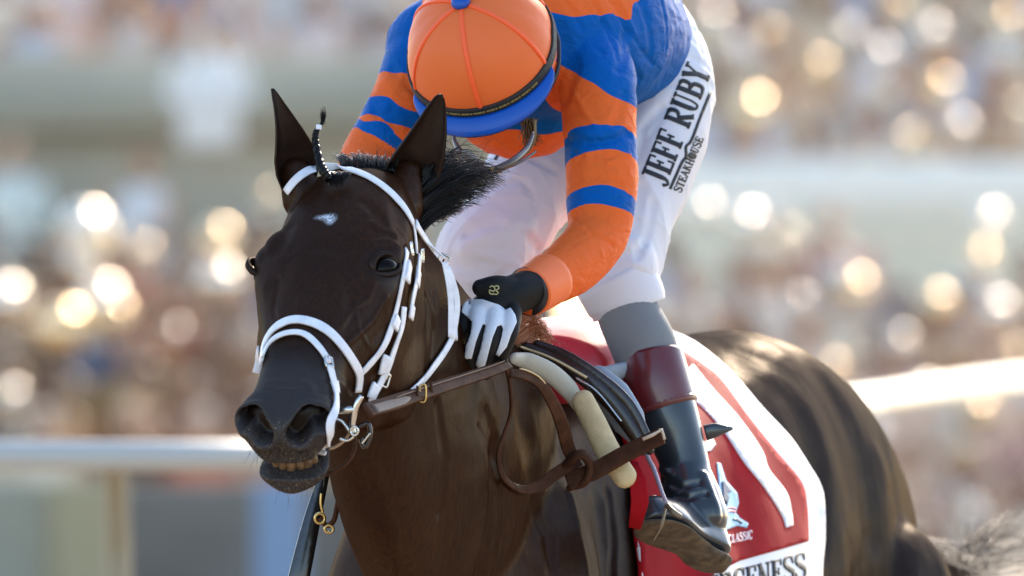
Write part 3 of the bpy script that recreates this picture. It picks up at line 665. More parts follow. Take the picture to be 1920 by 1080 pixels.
# body inside the clothes: neck, head, torso, arms and legs as one skin
Hc = U8(tuple(P(905, 100, .62)))
hipL, knL, anL = P(1225, 165, 1.12), P(1155, 530, .91), P(1280, 890, .84)
hipR, knR, anR = P(1130, 170, 1.28), P(905, 485, 1.0), P(900, 860, 1.15)
bp_ = [tube([Hc+U8([0, 0, 0]), Hc+U8([.05, .06, .01]), P(990, 80, .85)], [.07, .05, .06], n=20, seg=16),
       tube(torso, [r*.8 for r in radT], n=24, seg=20, round_ends=True), tube(armL, [r*.75 for r in radL], n=16, seg=30, round_ends=True), tube(armR, [r*.75 for r in radR], n=16, seg=30, round_ends=True),
       tube([P(1180, 90, 1.2), hipL, knL, P(1215, 700, .87), anL], [.08, .065, .036, .034, .02], n=18, seg=40, round_ends=True), tube([P(1180, 90, 1.2), hipR, knR, anR], [.08, .065, .036, .02], n=18, seg=40, round_ends=True),
       ell(Hc+U8([.0, .02, -.01]), (.070, .080, .075)), ell(Hc+U8([-.0, .01, -.085]), (.014, .02, .018)), ell(Hc+U8([.0, .05, -.075]), (.042, .045, .035)),
       ell(Hc+U8([.078, -.0, -.055]), (.012, .02, .03)), ell(Hc+U8([-.078, -.0, -.055]), (.012, .02, .03))]
M_skin = simple('skin', (.48, .26, .17), .5, var=.12, vscale=40)
link('body', remesh(bp_, .009, 3), M_skin, jockey)
# breeches
R_ = [tube([P(1190, 60, 1.2), P(1222, 150, 1.12), P(1226, 250, 1.06), P(1190, 360, 1.0), P(1166, 450, .95), P(1152, 520, .91), P(1158, 566, .90)], [.085, .098, .082, .077, .071, .068, .050], n=32, seg=60),
      tube([P(1180, 100, 1.24), P(1110, 210, 1.22), P(1010, 330, 1.12), P(940, 430, 1.04), P(900, 490, 1.0), P(885, 590, .99)], [.09, .094, .080, .072, .072, .055], n=32, seg=60, round_ends=True),
      ell(P(1190, 112, 1.2), (.106, .13, .12)), ell(P(1240, 120, 1.18), (.065, .08, .09)), ell(P(1170, 500, .90), (.056, .055, .06)), ell(P(1060, 250, 1.14), (.09, .07, .07))]
bme = remesh(R_, .0036, 10, .5); V = co(bme); N_ = nrm(bme)
pl = waves(V, 26, 11, 5, 3)*.015+waves(V, 60, 13, 4, 2.4)*.005
lettering = fall(np.linalg.norm(V-U8(tuple(P(1270, 240, 1.0))), axis=1), .16)
setco(bme, V+N_*(pl*(1-.75*lettering))[:, None]); bb = bvh(bme)
brush(bme, [([(880, 465), (950, 430), (990, 425)], .03, .008), ([(860, 520), (930, 545), (960, 520)], .02, .006), ([(940, 345), (985, 340), (1000, 380)], .012, -.003),
            ([(1085, 560), (1140, 500), (1195, 470)], .018, -.005), ([(1100, 590), (1160, 560), (1215, 555)], .010, -.004), ([(1150, 480), (1190, 470), (1210, 455)], .008, -.003), ([(930, 330), (975, 335), (1000, 360), (1005, 400)], .006, -.0025), ([(880, 440), (930, 425), (985, 440), (1010, 470)], .016, -.006), ([(870, 470), (920, 480), (970, 500)], .012, .005), ([(1000, 300), (1040, 320)], .01, -.004), ([(890, 540), (940, 520), (1000, 490)], .012, -.005), ([(1225, 380), (1215, 440), (1195, 480)], .012, -.004), ([(1190, 300), (1205, 240), (1240, 200)], .010, -.004), ([(1255, 160), (1300, 170), (1335, 160)], .007, -.002), ([(1090, 520), (1150, 545), (1215, 540)], .02, .003), ([(1200, 350), (1190, 430)], .02, -.005), ([(1210, 130), (1300, 110), (1330, 130)], .01, -.003),
            ([(1195, 330), (1210, 260), (1260, 190)], .012, -.003), ([(1130, 480), (1160, 430)], .014, -.005)], bb)
breeches = link('breeches', bme, M_white, jockey); BB = bvh(bme)
# hem of white cloth folded over the stocking
mb = MB(); mb.add(*tube([P(1150, 520, .90), P(1172, 560, .90), P(1180, 582, .90)], [.060, .0595, .055], n=30, seg=10, asp=1.0)); mb.build('knee_hem', M_white, breeches)
M_ink = simple('black_lettering', (.012, .012, .016), .6)
# lettering along the thigh
def thigh(text, p0, ang, h, mono=1.0, cond=.62, bend=None):
    a = R(ang); xd = (math.cos(a)*h*cond, -math.sin(a)*h*cond); yd = (-math.sin(a)*h, -math.cos(a)*h)
    return word(text, p0, xd, yd, bend, mono)
tx = thigh("JEFF RUBY", (1247, 351), 68, 50, 1.05, .73)
decal(BB, tx, 4, .0006, .0005).build('thigh_lettering', M_ink, breeches)
und = cur([(1255+.375*t+.93*o, 354-.927*t+.37*o) for t, o in ((0, 1), (30, 2), (55, 3), (68, 6), (85, -1), (100, 4), (150, 3), (196, 3))], 30)
tx = [trib(und, 5)]+thigh("STEAKHOUSE", (1276, 362), 67, 15, 1.0, .95)
decal(BB, tx, 4, .0006, .0005).build('thigh_lettering', M_ink, breeches)
# patch with dark pattern on the inner thigh
tx = [trib(cur([(905, 282), (912, 270), (925, 274), (922, 288), (910, 296)], 12), 5), trib(cur([(928, 300), (938, 286), (948, 292)], 8), 5), trib(cur([(900, 300), (918, 306), (932, 304)], 8), 5), trib(cur([(914, 268), (908, 282), (912, 300)], 8), 3)]
decal(BB, tx, 4, .0006, .0005).build('inner_thigh_mark', M_ink, breeches)
# stocking, boot, sole
M_grey = simple('grey_stocking', (.20, .21, .215), .75, bump=.3, bscale=500)
mb = MB(); mb.add(*tube([P(1152, 520, .91), P(1180, 592, .885), P(1203, 640, .87), P(1214, 672, .866)], [.042, .0465, .0485, .0475], n=30, seg=24)); 
st_ = mb.build('stocking', M_grey, jockey)
def boot_material(name, col, rough, worn=.0):
    return simple(name, col, rough, bump=.15, bscale=60, coat=.5, var=.2, vscale=18)
M_boot = boot_material('black_boot_leather', (.020, .027, .034), .30); M_cuff = boot_material('oxblood_cuff_leather', (.105, .010, .012), .34)
M_sole = simple('muddy_sole', (.10, .072, .045), .75, bump=.5, bscale=220, var=.55, vscale=60)
cuff_c = [P(1219, 668, .865), P(1230, 715, .855), P(1246, 768, .85)]
boot = MB(); boot.add(*tube([P(1240, 745, .852), P(1256, 790, .845), P(1278, 850, .835), P(1290, 900, .825), P(1296, 945, .81)], [.046, .044, .037, .036, .040], n=32, seg=36, asp=1.0))
# foot of the boot: toe raised towards the viewer, sole facing it
def foot(toe, heel, wid, thk, updir):
    toe, heel = U8(tuple(toe)), U8(tuple(heel)); ax = heel-toe; L = np.linalg.norm(ax); ax /= L; up_ = U8(updir); up_ = up_-ax*(up_@ax); up_ /= np.linalg.norm(up_); sd = np.cross(ax, up_)
    rings = []; sole = []
    prof = [(0, .10, .15), (.03, .45, .5), (.10, .80, .75), (.2, .98, .85), (.33, 1.0, .95), (.45, .88, 1.05), (.6, .74, 1.2), (.75, .76, 1.35), (.88, .78, 1.35), (.96, .62, 1.2), (1, .3, .8)]
    for t, a, h in catm(prof, 40):
        th = np.linspace(0, 2*math.pi, 28, endpoint=False); r = []
        for q in th:
            x = math.cos(q); z = math.sin(q); zz = z*thk*h if z > 0 else z*thk*.18
            r.append(toe+ax*L*t+sd*x*wid*a*(1 if z < 0 else (1-.25*z))+up_*zz)
        rings.append(r)
        th = np.linspace(0, 2*math.pi, 20, endpoint=False); sole.append([toe+ax*L*t+sd*math.cos(q)*wid*a*1.0-up_*(thk*.17+.0040+.006*min(1, max(0, (t-.62)/.1)))+up_*math.sin(q)*(.0045+.005*min(1, max(0, (t-.62)/.1))) for q in th])
    return loft(rings), loft(sole)
toe, heel = P(1205, 965, .66), P(1352, 1042, .80)
f1, f2 = foot(toe, heel, .040, .050, (.32, .82, .56))
ank = tube([P(1284, 885, .83), P(1298, 935, .81), P(1312, 972, .79)], [.037, .043, .042], n=24, seg=16, round_ends=True)
bme_ = remesh([(np.concatenate(boot.V), boot.F), f1, ank], .003, 6)
brush(bme_, [([(1240, 900), (1275, 915), (1310, 905)], .010, -.005), ([(1250, 925), (1290, 935), (1325, 925)], .009, -.004), ([(1238, 880), (1260, 890)], .008, .003), ([(1320, 890), (1335, 930), (1345, 970)], .012, .004)], bvh(bme_))
bo = link('boot', bme_, M_boot, jockey)
MB().add(*f2).build('sole', M_sole, bo)
MB().add(*tube(cuff_c, [.0490, .0505, .0500], n=34, seg=16)).build('boot_cuff', M_cuff, bo)
mb = MB()
for pa in ([(1218, 745), (1262, 722), (1303, 700)],): pass
mb.add(*tube([P(1245, 765, .851), P(1247, 770, .850)], [.0512, .0512], n=34)); mb.build('boot_cuff_welt', M_cuff, bo)
# spur-like boot tab
MB().add(*tube([P(1322, 812, .86), P(1345, 806, .86), P(1374, 803, .87)], [.012, .010, .002], n=14, seg=14, asp=.4)).build('spur_guard', M_boot, bo)
# right boot on the far side
br = MB(); br.add(*tube([P(885, 600, 1.02), P(900, 760, 1.1), P(900, 880, 1.15)], [.05, .048, .036], n=24, seg=24)); b2 = br.build('boot', M_boot, jockey)
f1, f2 = foot(P(860, 900, 1.02), P(905, 925, 1.2), .040, .050, (0, .3, 1)); MB().add(*f1).build('boot_foot', M_boot, b2); MB().add(*f2).build('sole', M_sole, b2)
# ---- helmet: cap of six gores over a skull, bent peak, goggle strap
hc = Hc; hr = U8([.1035, .118, .112])
crown = U8(tuple(P(861, -4, .535)))-hc; crown /= np.linalg.norm(crown)      # towards the button on top
fwd = U8([.10, -.45, -1.0]); fwd = fwd-crown*(fwd@crown); fwd /= np.linalg.norm(fwd); sdh = np.cross(crown, fwd)
def HS(th, ph, r=1.0):                 # th from the crown, ph around (0 = front)
    l = crown*math.cos(th)+(fwd*math.cos(ph)+sdh*math.sin(ph))*math.sin(th); rr = .108+.010*abs(math.cos(ph))*math.sin(th)
    return hc+l*rr*r
mb = MB(); rings = []
for th in np.linspace(.01, 1.72, 44):
    rings.append([HS(th, p, 1+.0016*math.sin(7*th+3*math.sin(p*2))-.010*(abs(math.sin(3*(p))) < .05)*0) for p in np.linspace(0, 2*math.pi, 72, endpoint=False)])
mb.add(*loft(rings)); helmet = mb.build('helmet', simple('orange_cap_silk', (.80, .15, .032), .5, bump=.8, bscale=16, spec=.3, stretch=(1, 1, .4)), jockey)
mb = MB()
for k in range(6):                     # piping along the seams
    ph = k*math.pi/3+.0
    mb.add(*tube([HS(t, ph, 1.004) for t in np.linspace(.06, 1.66, 24)], .0022, n=8, asp=1.6, up=tuple(crown)))
mb.build('seam_piping', simple('orange_piping', (.95, .11, .02), .5), helmet)
MB().add(*ell(hc+crown*.113, (.0145, .0145, .009), [np.cross(crown, sdh), sdh, crown])).build('button', M_blue, helmet)
# band and goggle strap running round the rim and over the back of the cap
band = [HS(1.515+.03*math.cos(p), p, 1.010) for p in np.linspace(-math.pi, math.pi, 60)]
nrmB = [(b_-hc)/np.linalg.norm(b_-hc) for b_ in band]
V_, F_ = ribbon(band, nrmB, .016, .004); MB().add(V_, F_).build('goggle_strap', simple('black_elastic', (.012, .012, .012), .6, bump=.5, bscale=300), helmet)
b3 = [HS(1.60+.03*math.cos(p), p, 1.045) for p in np.linspace(-.9, .9, 26)]
mbs = MB()
for i, p in enumerate(np.linspace(-.75, .75, 30)):     # woven pattern of the strap
    c = HS(1.515+.03*math.cos(p), p, 1.032); nn = (c-hc)/np.linalg.norm(c-hc); tt = HS(1.515+.03*math.cos(p+.02), p+.02, 1.032)-c; tt /= np.linalg.norm(tt)
    mbs.add(*box(c, (.0035+.002*(i % 3), .0035, .0012), [tt, np.cross(nn, tt), nn]))
mbs.build('strap_pattern', simple('gold_thread', (.20, .15, .04), .6), helmet)
# second dark strap edge at the back of the helmet
b2_ = [HS(1.86, p, 1.02) for p in np.linspace(-math.pi, math.pi, 60)]
V_, F_ = ribbon(b2_, [(b_-hc)/np.linalg.norm(b_-hc) for b_ in b2_], .012, .005); MB().add(V_, F_).build('helmet_rim', simple('black_rim', (.015, .015, .016), .35), helmet)
# peak: curved sheet projecting from the front of the rim
rings = []
for p in np.linspace(-1.12, 1.12, 40):
    e = math.cos(p/1.12*math.pi/2)**.6 if abs(p) < 1.119 else 0
    a = HS(1.60, p, 1.00); o = HS(1.66, p, 1.0)-hc; o /= np.linalg.norm(o)
    ring = []
    for t in np.linspace(0, 1, 6): q = a+o*(.026*e*t+.003)-crown*(.012*t*t*e); ring.append(q)
    rings.append([q+crown*.0016 for q in ring]+[q-crown*.0022 for q in ring[::-1]])
MB().add(*loft(rings)).build('peak', M_blue, helmet)
# chin strap and hair
MB().add(*tube([P(1003, 225, .60), P(1002, 260, .60), P(990, 285, .62), P(975, 290, .64)], [.006, .006, .004, .003], n=8, seg=20, asp=.4)).build('chin_strap', simple('tan_strap', (.22, .15, .06), .5), helmet)
mb = MB()
for k in range(60):
    a = P(990+rng.normal()*8, 222, .60+rng.normal()*.01); c = P(1000+rng.normal()*9, 268+rng.uniform(-15, 8), .62+rng.normal()*.01)
    mb.add(*tube([a, (U8(a)+U8(c))/2+rng.normal(size=3)*.003, c], [.0012, .0012, .0004], n=4, seg=6))
mb.build('hair', simple('brown_hair', (.10, .06, .025), .45), jockey)
# goggles hanging below the peak
M_gog = simple('brown_frame', (.05, .022, .014), .25, coat=.5)
gf = MB()
gp = [(850, 256), (854, 270), (866, 292), (890, 312), (918, 320), (940, 314), (965, 300), (988, 278), (1000, 250)]
gf.add(*tube([P(x, y, .44+.08*abs((x-925)/75)**2) for x, y in gp], [.0035, .005, .0082, .0085, .0062, .0062, .0060, .005, .004], n=12, seg=60, asp=.7))
gf.add(*tube([P(x, y, .445+.05*abs((x-925)/75)**2) for x, y in [(925, 318), (955, 312), (982, 300), (1005, 284)]], [.004, .0028, .0022, .0018], n=10, seg=26))
gog = gf.build('goggles', M_gog, jockey)
M_lens = simple('smoky_lens', (.20, .16, .12), .06, spec=.8)
mb = MB(); mb.add(*ell(P(882, 296, .452), (.016, .005, .008), [U8([.75, 0, -.66]), U8([0, 1, 0]), U8([.66, 0, .75])])); mb.build('lens', M_lens, gog)
MB().add(*ell(P(921, 317, .430), (.004, .003, .004))).build('rivet', simple('brass', (.6, .42, .14), .2, metal=1), gog)
# ---- gloves
M_wglove = simple('white_glove_leather', (.74, .76, .82), .5, bump=.4, bscale=160, var=.08)
gl = []
def D_(x, y, d): return U8(tuple(P(x, y, d)))
wr = D_(1000, 543, .435)
gl.append(tube([D_(1012, 538, .45), D_(985, 545, .425), D_(950, 560, .405), D_(915, 590, .40), D_(898, 612, .41)], [.0335, .0345, .036, .038, .030], n=28, seg=30, asp=.82, up=(0, -1, .2), round_ends=True))
fing = [[(962, 585, .372), (957, 622, .348), (940, 662, .352), (938, 688, .380)], [(930, 592, .366), (922, 632, .338), (908, 672, .345), (910, 700, .378)],
        [(898, 590, .37), (893, 630, .344), (880, 668, .350), (884, 694, .382)], [(872, 586, .385), (868, 612, .368), (862, 645, .372), (868, 668, .395)]]
for i, c in enumerate(fing): gl.append(tube([D_(*q) for q in c], [.0135, .0125, .0115, .0105] if i < 3 else [.0125, .0115, .0105, .0095], n=18, seg=24, round_ends=True))
gl.append(tube([D_(960, 545, .39), D_(930, 538, .378), D_(900, 540, .378)], [.020, .017, .013], n=18, seg=18, asp=.75, round_ends=True))
gme = remesh(gl, .0022, 4, .5)
glove = link('glove', gme, M_blk, jockey); GB = bvh(gme)
# white panels over the knuckles and backs of the fingers
pan = [[(868, 572), (880, 563), (905, 562), (935, 572), (948, 582), (958, 578), (966, 592), (968, 605), (958, 628), (950, 650), (936, 668), (930, 664), (938, 640), (944, 618), (940, 610), (932, 612), (924, 632), (916, 660), (908, 690), (897, 690), (893, 682), (902, 655), (908, 628), (912, 612), (905, 608), (900, 620), (892, 642), (884, 672), (872, 672), (874, 650), (884, 625), (886, 604), (880, 598), (866, 586)]]
decal(GB, pan, 3.5, .0006, .0012, maxd=.5).build('white_panel', M_wglove, glove)
M_cf = simple('wrist_strap', (.02, .022, .028), .35)
MB().add(*tube([D_(1008, 540, .447), D_(988, 547, .430)], [.0368, .0372], n=28, seg=8, asp=.95, up=(0, -1, .2))).build('wrist_strap', M_cf, glove)
lg = [trib(cur([(918, 539), (923, 536), (928, 541), (925, 546), (918, 543), (919, 550), (926, 551)], 14), 2.2), trib(cur([(927, 537), (933, 536), (935, 541), (929, 544), (934, 548), (930, 552), (925, 549)], 14), 2.2)]
decal(GB, lg, 2.5, .001, .0008).build('gold_emblem', simple('gold_emblem', (.5, .46, .22), .5), glove)
# the other hand, beyond the horse's head, holding the whip
gl = [tube([D_(680, 545, .505), D_(676, 585, .49), D_(672, 612, .48)], [.030, .036, .030], n=22, seg=16, asp=.7, round_ends=True)]
for i in range(4): gl.append(tube([D_(655+i*11, 610, .462), D_(648+i*11, 632, .455), D_(656+i*9, 650, .475), D_(668+i*6, 640, .50)], [.0115, .011, .0105, .010], n=14, seg=20, round_ends=True))
gl.append(tube([D_(690, 600, .50), D_(700, 625, .49), D_(690, 645, .48)], [.013, .012, .010], n=14, seg=14, round_ends=True))
link('glove', remesh(gl, .003, 3), M_blk, jockey)
# ------------------------------------------------------------------ bridle
M_strap = simple('white_leather', (.76, .76, .80), .45, bump=.5, bscale=90, spec=.35, var=.10, vscale=70)
M_brown = simple('brown_leather', (.058, .024, .013), .6, bump=.35, bscale=220, var=.35, vscale=40, spec=.08)
M_dkbr = simple('dark_leather', (.018, .009, .006), .3, bump=.3, bscale=200, coat=.3)
M_steel = simple('bit_steel', (.62, .60, .56), .22, metal=1, bump=.1, bscale=150)
M_brass = simple('brass_ring', (.55, .38, .14), .3, metal=1)
bridle = empty('bridle', P(650, 420, -.05), 'white leather bridle with looped double noseband on the bay horse\'s head', 'bridle')
W1 = .0125
crownp = [(538, 360), (556, 337), (580, 320), (605, 314), (635, 316), (668, 324), (702, 340), (735, 366), (760, 396), (772, 420)]
strap('browband', HB, crownp, .0125, .004, M_strap, bridle)
def keeper(name, pts, width, thick=.0032): return strap(name, HB, pts, width, thick, M_strap, bridle, lift=.003)
strap('cheekpiece', HB, [(772, 418), (776, 440), (779, 476)], .008, .003, M_strap, bridle)
strap('cheekpiece', HB, [(760, 470), (757, 500), (748, 545), (738, 590), (722, 640), (700, 672), (676, 698)], .0115, .0035, M_strap, bridle)
strap('cheekpiece', HB, [(781, 482), (777, 520), (768, 560), (763, 596)], .0125, .0035, M_strap, bridle, lift=.004)
strap('cheekpiece', HB, [(752, 575), (748, 612), (735, 650), (722, 690), (704, 725), (688, 752)], .0115, .004, M_strap, bridle, lift=.004)
keeper('keeper_loop', [(762, 496), (757, 528)], .0165, .006); keeper('keeper_loop', [(779, 508), (776, 536)], .0165, .006)
keeper('keeper_loop', [(740, 596), (734, 616)], .017, .006); keeper('keeper_loop', [(768, 574), (764, 598)], .0165, .006)
keeper('keeper_loop', [(722, 668), (712, 700)], .0175, .006); keeper('keeper_loop', [(700, 722), (690, 746)], .0185, .007)
def buckle(x, y, r, parent, ang=0, mat=None, b=None):
    h, n = hit2(b or HB, x, y); n = U8(n); u = U8([math.sin(ang), 0, math.cos(ang)]); u -= n*(u@n); u /= np.linalg.norm(u); v = np.cross(n, u); c = U8(h)+n*.006
    mb = MB(); sq = [(-1, -1.3), (-1, 1.3), (1, 1.3), (1, -1.3), (-1, -1.3)]
    q = arc([c+v*a*r+u*b_*r for a, b_ in sq], 24); mb.add(*tube(q, .0016, n=8)); mb.add(*tube([c-u*r*.1, c+u*r*1.6+n*.002], .0014, n=8, seg=4)); return mb.build('buckle', mat or M_steel, parent)
buckle(764, 468, .0065, bridle, .1); buckle(784, 480, .0065, bridle, .1); buckle(717, 712, .007, bridle, .4); buckle(612, 682, .006, bridle, .2)
# noseband, upper and lower loops
strap('noseband', HB, [(494, 680), (497, 650), (510, 624), (530, 608), (556, 601), (590, 608), (618, 625), (642, 652), (662, 682), (672, 704), (668, 735)], .0150, .005, M_strap, bridle)
strap('flash_strap', HB, [(498, 672), (508, 648), (524, 634), (548, 627), (572, 630), (590, 645), (604, 664), (614, 684)], .0095, .004, M_strap, bridle, lift=.004)
strap('flash_strap', HB, [(614, 688), (620, 712), (626, 745), (624, 775), (617, 805), (611, 832), (603, 858)], .0120, .004, M_strap, bridle, lift=.004)
keeper('keeper_loop', [(622, 716), (626, 738)], .0155, .006)
strap('cheekpiece', HB, [(480, 700), (486, 680), (490, 655)], .0110, .004, M_strap, bridle, lift=.003)
# throat strap hanging round the jowl
tl = [(774, 420), (786, 442), (804, 464), (828, 486)]
strap('throat_strap', HB, tl, .0135, .004, M_strap, bridle, lift=.004)
strap('throat_strap', HB, [(834, 492), (840, 520), (846, 560), (846, 600), (846, 632)], .0085, .004, M_strap, bridle, lift=.006)
strap('throat_strap', HB, [(838, 500), (852, 535), (858, 570), (854, 605), (848, 636)], .0080, .004, M_strap, bridle, lift=.006)
strap('throat_strap', HB, [(846, 628), (828, 660), (802, 695), (778, 722), (756, 742)], .0105, .004, M_strap, bridle, lift=.004)
keeper('keeper_loop', [(838, 512), (843, 540)], .017, .006); keeper('keeper_loop', [(845, 606), (846, 636)], .014, .007)
buckle(829, 490, .0075, bridle, .5)
# bit: curved cheek, ring, mouthpiece ends
bitd = hit(HB, 668, 765)[0].y-.03 if hit(HB, 668, 765)[0] else -.2
bitd = min(bitd, -.10)
def T_(name, pts, rad, mat, parent, n=12, seg=None, asp=1, d=None, up=(0, -1, .2)):
    q = [U8(tuple(P(p[0], p[1], (p[2] if len(p) > 2 else 0)+(d if d is not None else 0)))) for p in pts]
    return MB().add(*tube(q, rad, n=n, seg=seg or max(12, len(pts)*7), asp=asp, up=up)).build(name, mat, parent)
T_('bit_cheek', [(678, 742), (668, 756), (662, 775), (660, 800), (663, 812)], [.004, .0062, .0062, .0048, .004], M_steel, bridle, d=bitd)
T_('mouthpiece', [(622, 772, .01), (640, 769, 0), (664, 768, 0)], [.0035, .0055, .0065], M_steel, bridle, d=bitd)
T_('bit_ring', [(624, 783), (640, 790), (655, 808), (662, 818), (650, 826), (636, 822)], [.0022]*6, M_steel, bridle, d=bitd-.004)
A40 = np.linspace(0, 6.4, 40)
T_('bit_ring', [(664+7*math.cos(t), 808+8*math.sin(t)) for t in A40], [.0018]*40, M_steel, bridle, d=bitd-.008, seg=80)
T_('chin_loop', [(664, 812), (666, 838), (655, 862), (630, 882), (600, 894)], [.0042]*5, M_brown, bridle, d=bitd+.005, asp=.6)
T_('chin_loop', [(655, 812), (645, 826), (628, 838), (612, 842)], [.0040]*4, simple('pale_leather', (.42, .28, .18), .5), bridle, d=bitd+.005, asp=.6)
T_('rein_loop', [(672, 800), (690, 795), (694, 815), (684, 838), (676, 822)], [.0035]*5, M_dkbr, bridle, d=bitd+.02)
T_('rein_loop', [(678, 832), (694, 812)], [.0016]*2, M_steel, bridle, d=bitd+.01)
# ------------------------------------------------------------------ reins
def over(bv, pix, d0, d1, gap=.012):
    """path between two depths that stays in front of the surface it crosses"""
    q = catm(pix, 40); L = np.r_[0, np.cumsum(np.linalg.norm(np.diff(q, axis=0), axis=1))]; L /= L[-1]; out = []
    for (x, y), t in zip(q, L):
        d = d0+(d1-d0)*t; h, n = hit(bv, x, y)
        if h is not None: d = min(d, h.y-gap)
        out.append([x, y, d])
    out = np.array(out)
    for _ in range(6): y_ = out.copy(); y_[1:-1, 2] = np.minimum(out[1:-1, 2], (out[:-2, 2]+out[2:, 2])/2); out = y_
    return out
def flat(name, path, width, thick, mat, parent, face=(0.1, -1, .25)):
    q = np.array([tuple(P(*p)) for p in path]); n = np.repeat([face], len(q), 0).astype(float) if np.ndim(face) == 1 else np.asarray(face, float)
    V, F = ribbon(q, n, width, thick); return MB().add(V, F).build(name, mat, parent)
reins = empty('reins', P(800, 740, .1), 'brown leather reins running from the bit to the gloved hand and knotted loose behind', 'reins')
r1 = over(HB, [(684, 770), (730, 757), (775, 742), (830, 724), (880, 708), (925, 693), (952, 682)], bitd+.005, .365)
flat('near_rein', r1, np.interp(np.linspace(0, 1, 40), [0, .25, .3, 1], [.022, .023, .021, .017]), .006, M_brown, reins)
r2 = [(x, y-8, d-.0045) for x, y, d in r1[8:]]; flat('rein_piping', r2, .0016, .0016, simple('tan_edge', (.16, .09, .05), .5, spec=.3), reins)
r2 = [(x, y+8, d-.0045) for x, y, d in r1[8:]]; flat('rein_piping', r2, .0014, .0014, M_dkbr, reins)
flat('rein_tab', [(x, y+2, d-.007) for x, y, d in r1[2:13]], [.014]*9+[.010, .004], .004, simple('worn_leather', (.075, .042, .028), .5, bump=.4, bscale=200), reins)
for k, wd in ((14, .0028), (17, .0045)):
    x, y, d = r1[k]; flat('keeper_loop', [(x-1, y-16, d-.008), (x, y, d-.010), (x+1, y+16, d-.008)], wd, .004, M_brown, reins, (0, -1, 0))
x, y, d = r1[15]; T_('buckle', [(x-4, y-14), (x-4, y+14), (x+6, y+14), (x+6, y-14), (x-4, y-14)], [.0014]*5, M_brass, reins, d=d-.010)
# slack end of the reins, looping below the hand to the knot
l1 = over(HB, [(948, 684), (956, 720), (958, 770), (945, 815), (934, 855), (944, 895), (975, 917), (1010, 912), (1040, 890), (1068, 872), (1085, 862)], .37, .60, .014)
n1 = len(l1); wv = np.interp(np.linspace(0, 1, n1), [0, .2, .4, .55, .7, 1], [.006, .004, .006, .010, .017, .020])
flat('slack_rein', l1, wv, .004, M_brown, reins, (.5, -1, .35))
l2 = over(HB, [(955, 700), (985, 704), (1015, 722), (1040, 762), (1055, 800), (1066, 840), (1080, 866)], .38, .60, .016)
flat('slack_rein', l2, np.interp(np.linspace(0, 1, 40), [0, .3, .6, 1], [.012, .016, .020, .022]), .004, M_brown, reins, (.1, -1, .3))
flat('slack_rein', [(x+1, y-10, d-.004) for x, y, d in l2[4:30]], .0018, .002, simple('gold_edge', (.62, .45, .22), .3), reins)
l3 = over(HB, [(1064, 905), (1085, 895), (1120, 880), (1170, 852), (1215, 829), (1242, 817)], .585, .56, .05)
flat('rein_end', l3, np.interp(np.linspace(0, 1, 40), [0, .15, .9, 1], [.028, .027, .025, .024]), .007, M_brown, reins, (-.2, -1, .45))
flat('rein_end_cap', [(1205, 824, .545), (1225, 815, .545), (1241, 806, .545), (1246, 824, .546)], .0045, .006, simple('pale_end', (.55, .46, .36), .4), reins, (0, -1, .3))
kn_ = tube([P(1052, 880, .60), P(1070, 862, .575), P(1092, 852, .57), P(1106, 872, .575), P(1098, 900, .58), P(1072, 912, .59)], [.010, .012, .013, .012, .013, .010], n=14, seg=36, asp=.55, up=(0, -1, 0), round_ends=True)
MB().add(*kn_).build('knot', M_brown, reins)
# ------------------------------------------------------------------ saddlecloth
M_red = simple('red_cloth', (.31, .008, .014), .75, bump=.5, bscale=26, var=.12, vscale=16, spec=.06, stretch=(1, 1, .35))
M_wcl = simple('white_cloth', (.80, .79, .82), .6, bump=.3, bscale=30)
cloth = empty('saddlecloth', P(1300, 900, 1.3), 'red saddlecloth with white border, big number one and FIERCENESS lettering on the flank', 'saddlecloth')
fold = lambda V: .003*np.sin(V@U8([9, 20, 2.]))+.0025*np.sin(V@U8([30, 24, -12.])+1)
SB = HB
OUT = [(1262, 634), (1306, 659), (1371, 714), (1431, 788), (1482, 848), (1519, 904), (1530, 950), (1532, 1080), (1528, 1180), (1400, 1200), (1200, 1210), (1190, 1080), (1180, 980), (1176, 860), (1150, 790), (1110, 735), (1125, 690), (1180, 655)]
OUT = cur(OUT[:8], 60)+OUT[8:]
base = decal(HB, [OUT], 9, .010, .003, wav=fold); cb = base.build('border', M_wcl, cloth); CB = bvh(cb.data)
RED = [(1283, 661), (1320, 686), (1353, 714), (1404, 784), (1459, 853), (1501, 904), (1512, 950), (1515, 1015), (1450, 1034), (1385, 1052), (1340, 1075), (1280, 1130), (1210, 1200), (1197, 1080), (1184, 980), (1180, 860), (1155, 795), (1118, 738), (1130, 700), (1200, 664)]
RED = cur(RED[:8], 60)+RED[8:]
decal(CB, [RED], 8, .0008, .0012).build('red_panel', M_red, cloth); CB = bvh(cb.data, bpy.data.objects['red_panel'].data)
one = [(1290, 689), (1299, 684), (1339, 733), (1385, 784), (1427, 844), (1441, 881), (1473, 923), (1483, 960), (1486, 985), (1473, 990), (1464, 964), (1431, 913), (1394, 867), (1357, 811), (1311, 760), (1270, 735), (1262, 715)]
one = cur(one[1:9], 40)+cur(one[9:16], 30)+one[16:]
decal(CB, [one], 6, .0006, .001).build('number_one', M_wcl, cloth)
def wtext(t, p0, ang, h, cond, mono=1.0, bend=None):
    a = R(ang); return word(t, p0, (math.cos(a)*h*cond, -math.sin(a)*h*cond), (math.sin(a*.5)*-h*.3, -h), bend, mono)
decal(CB, wtext("FIERCENESS", (1293, 1138), 14, 48, .64, .95), 4, .0008, .0008).build('name_lettering', M_ink, cloth)
M_pink = simple('pale_lettering', (.75, .55, .60), .6)
decal(CB, wtext("PACIFIC CLASSIC", (1316, 1030), 12, 15, .62, 1.15), 3, .0008, .0008).build('race_lettering', M_pink, cloth)
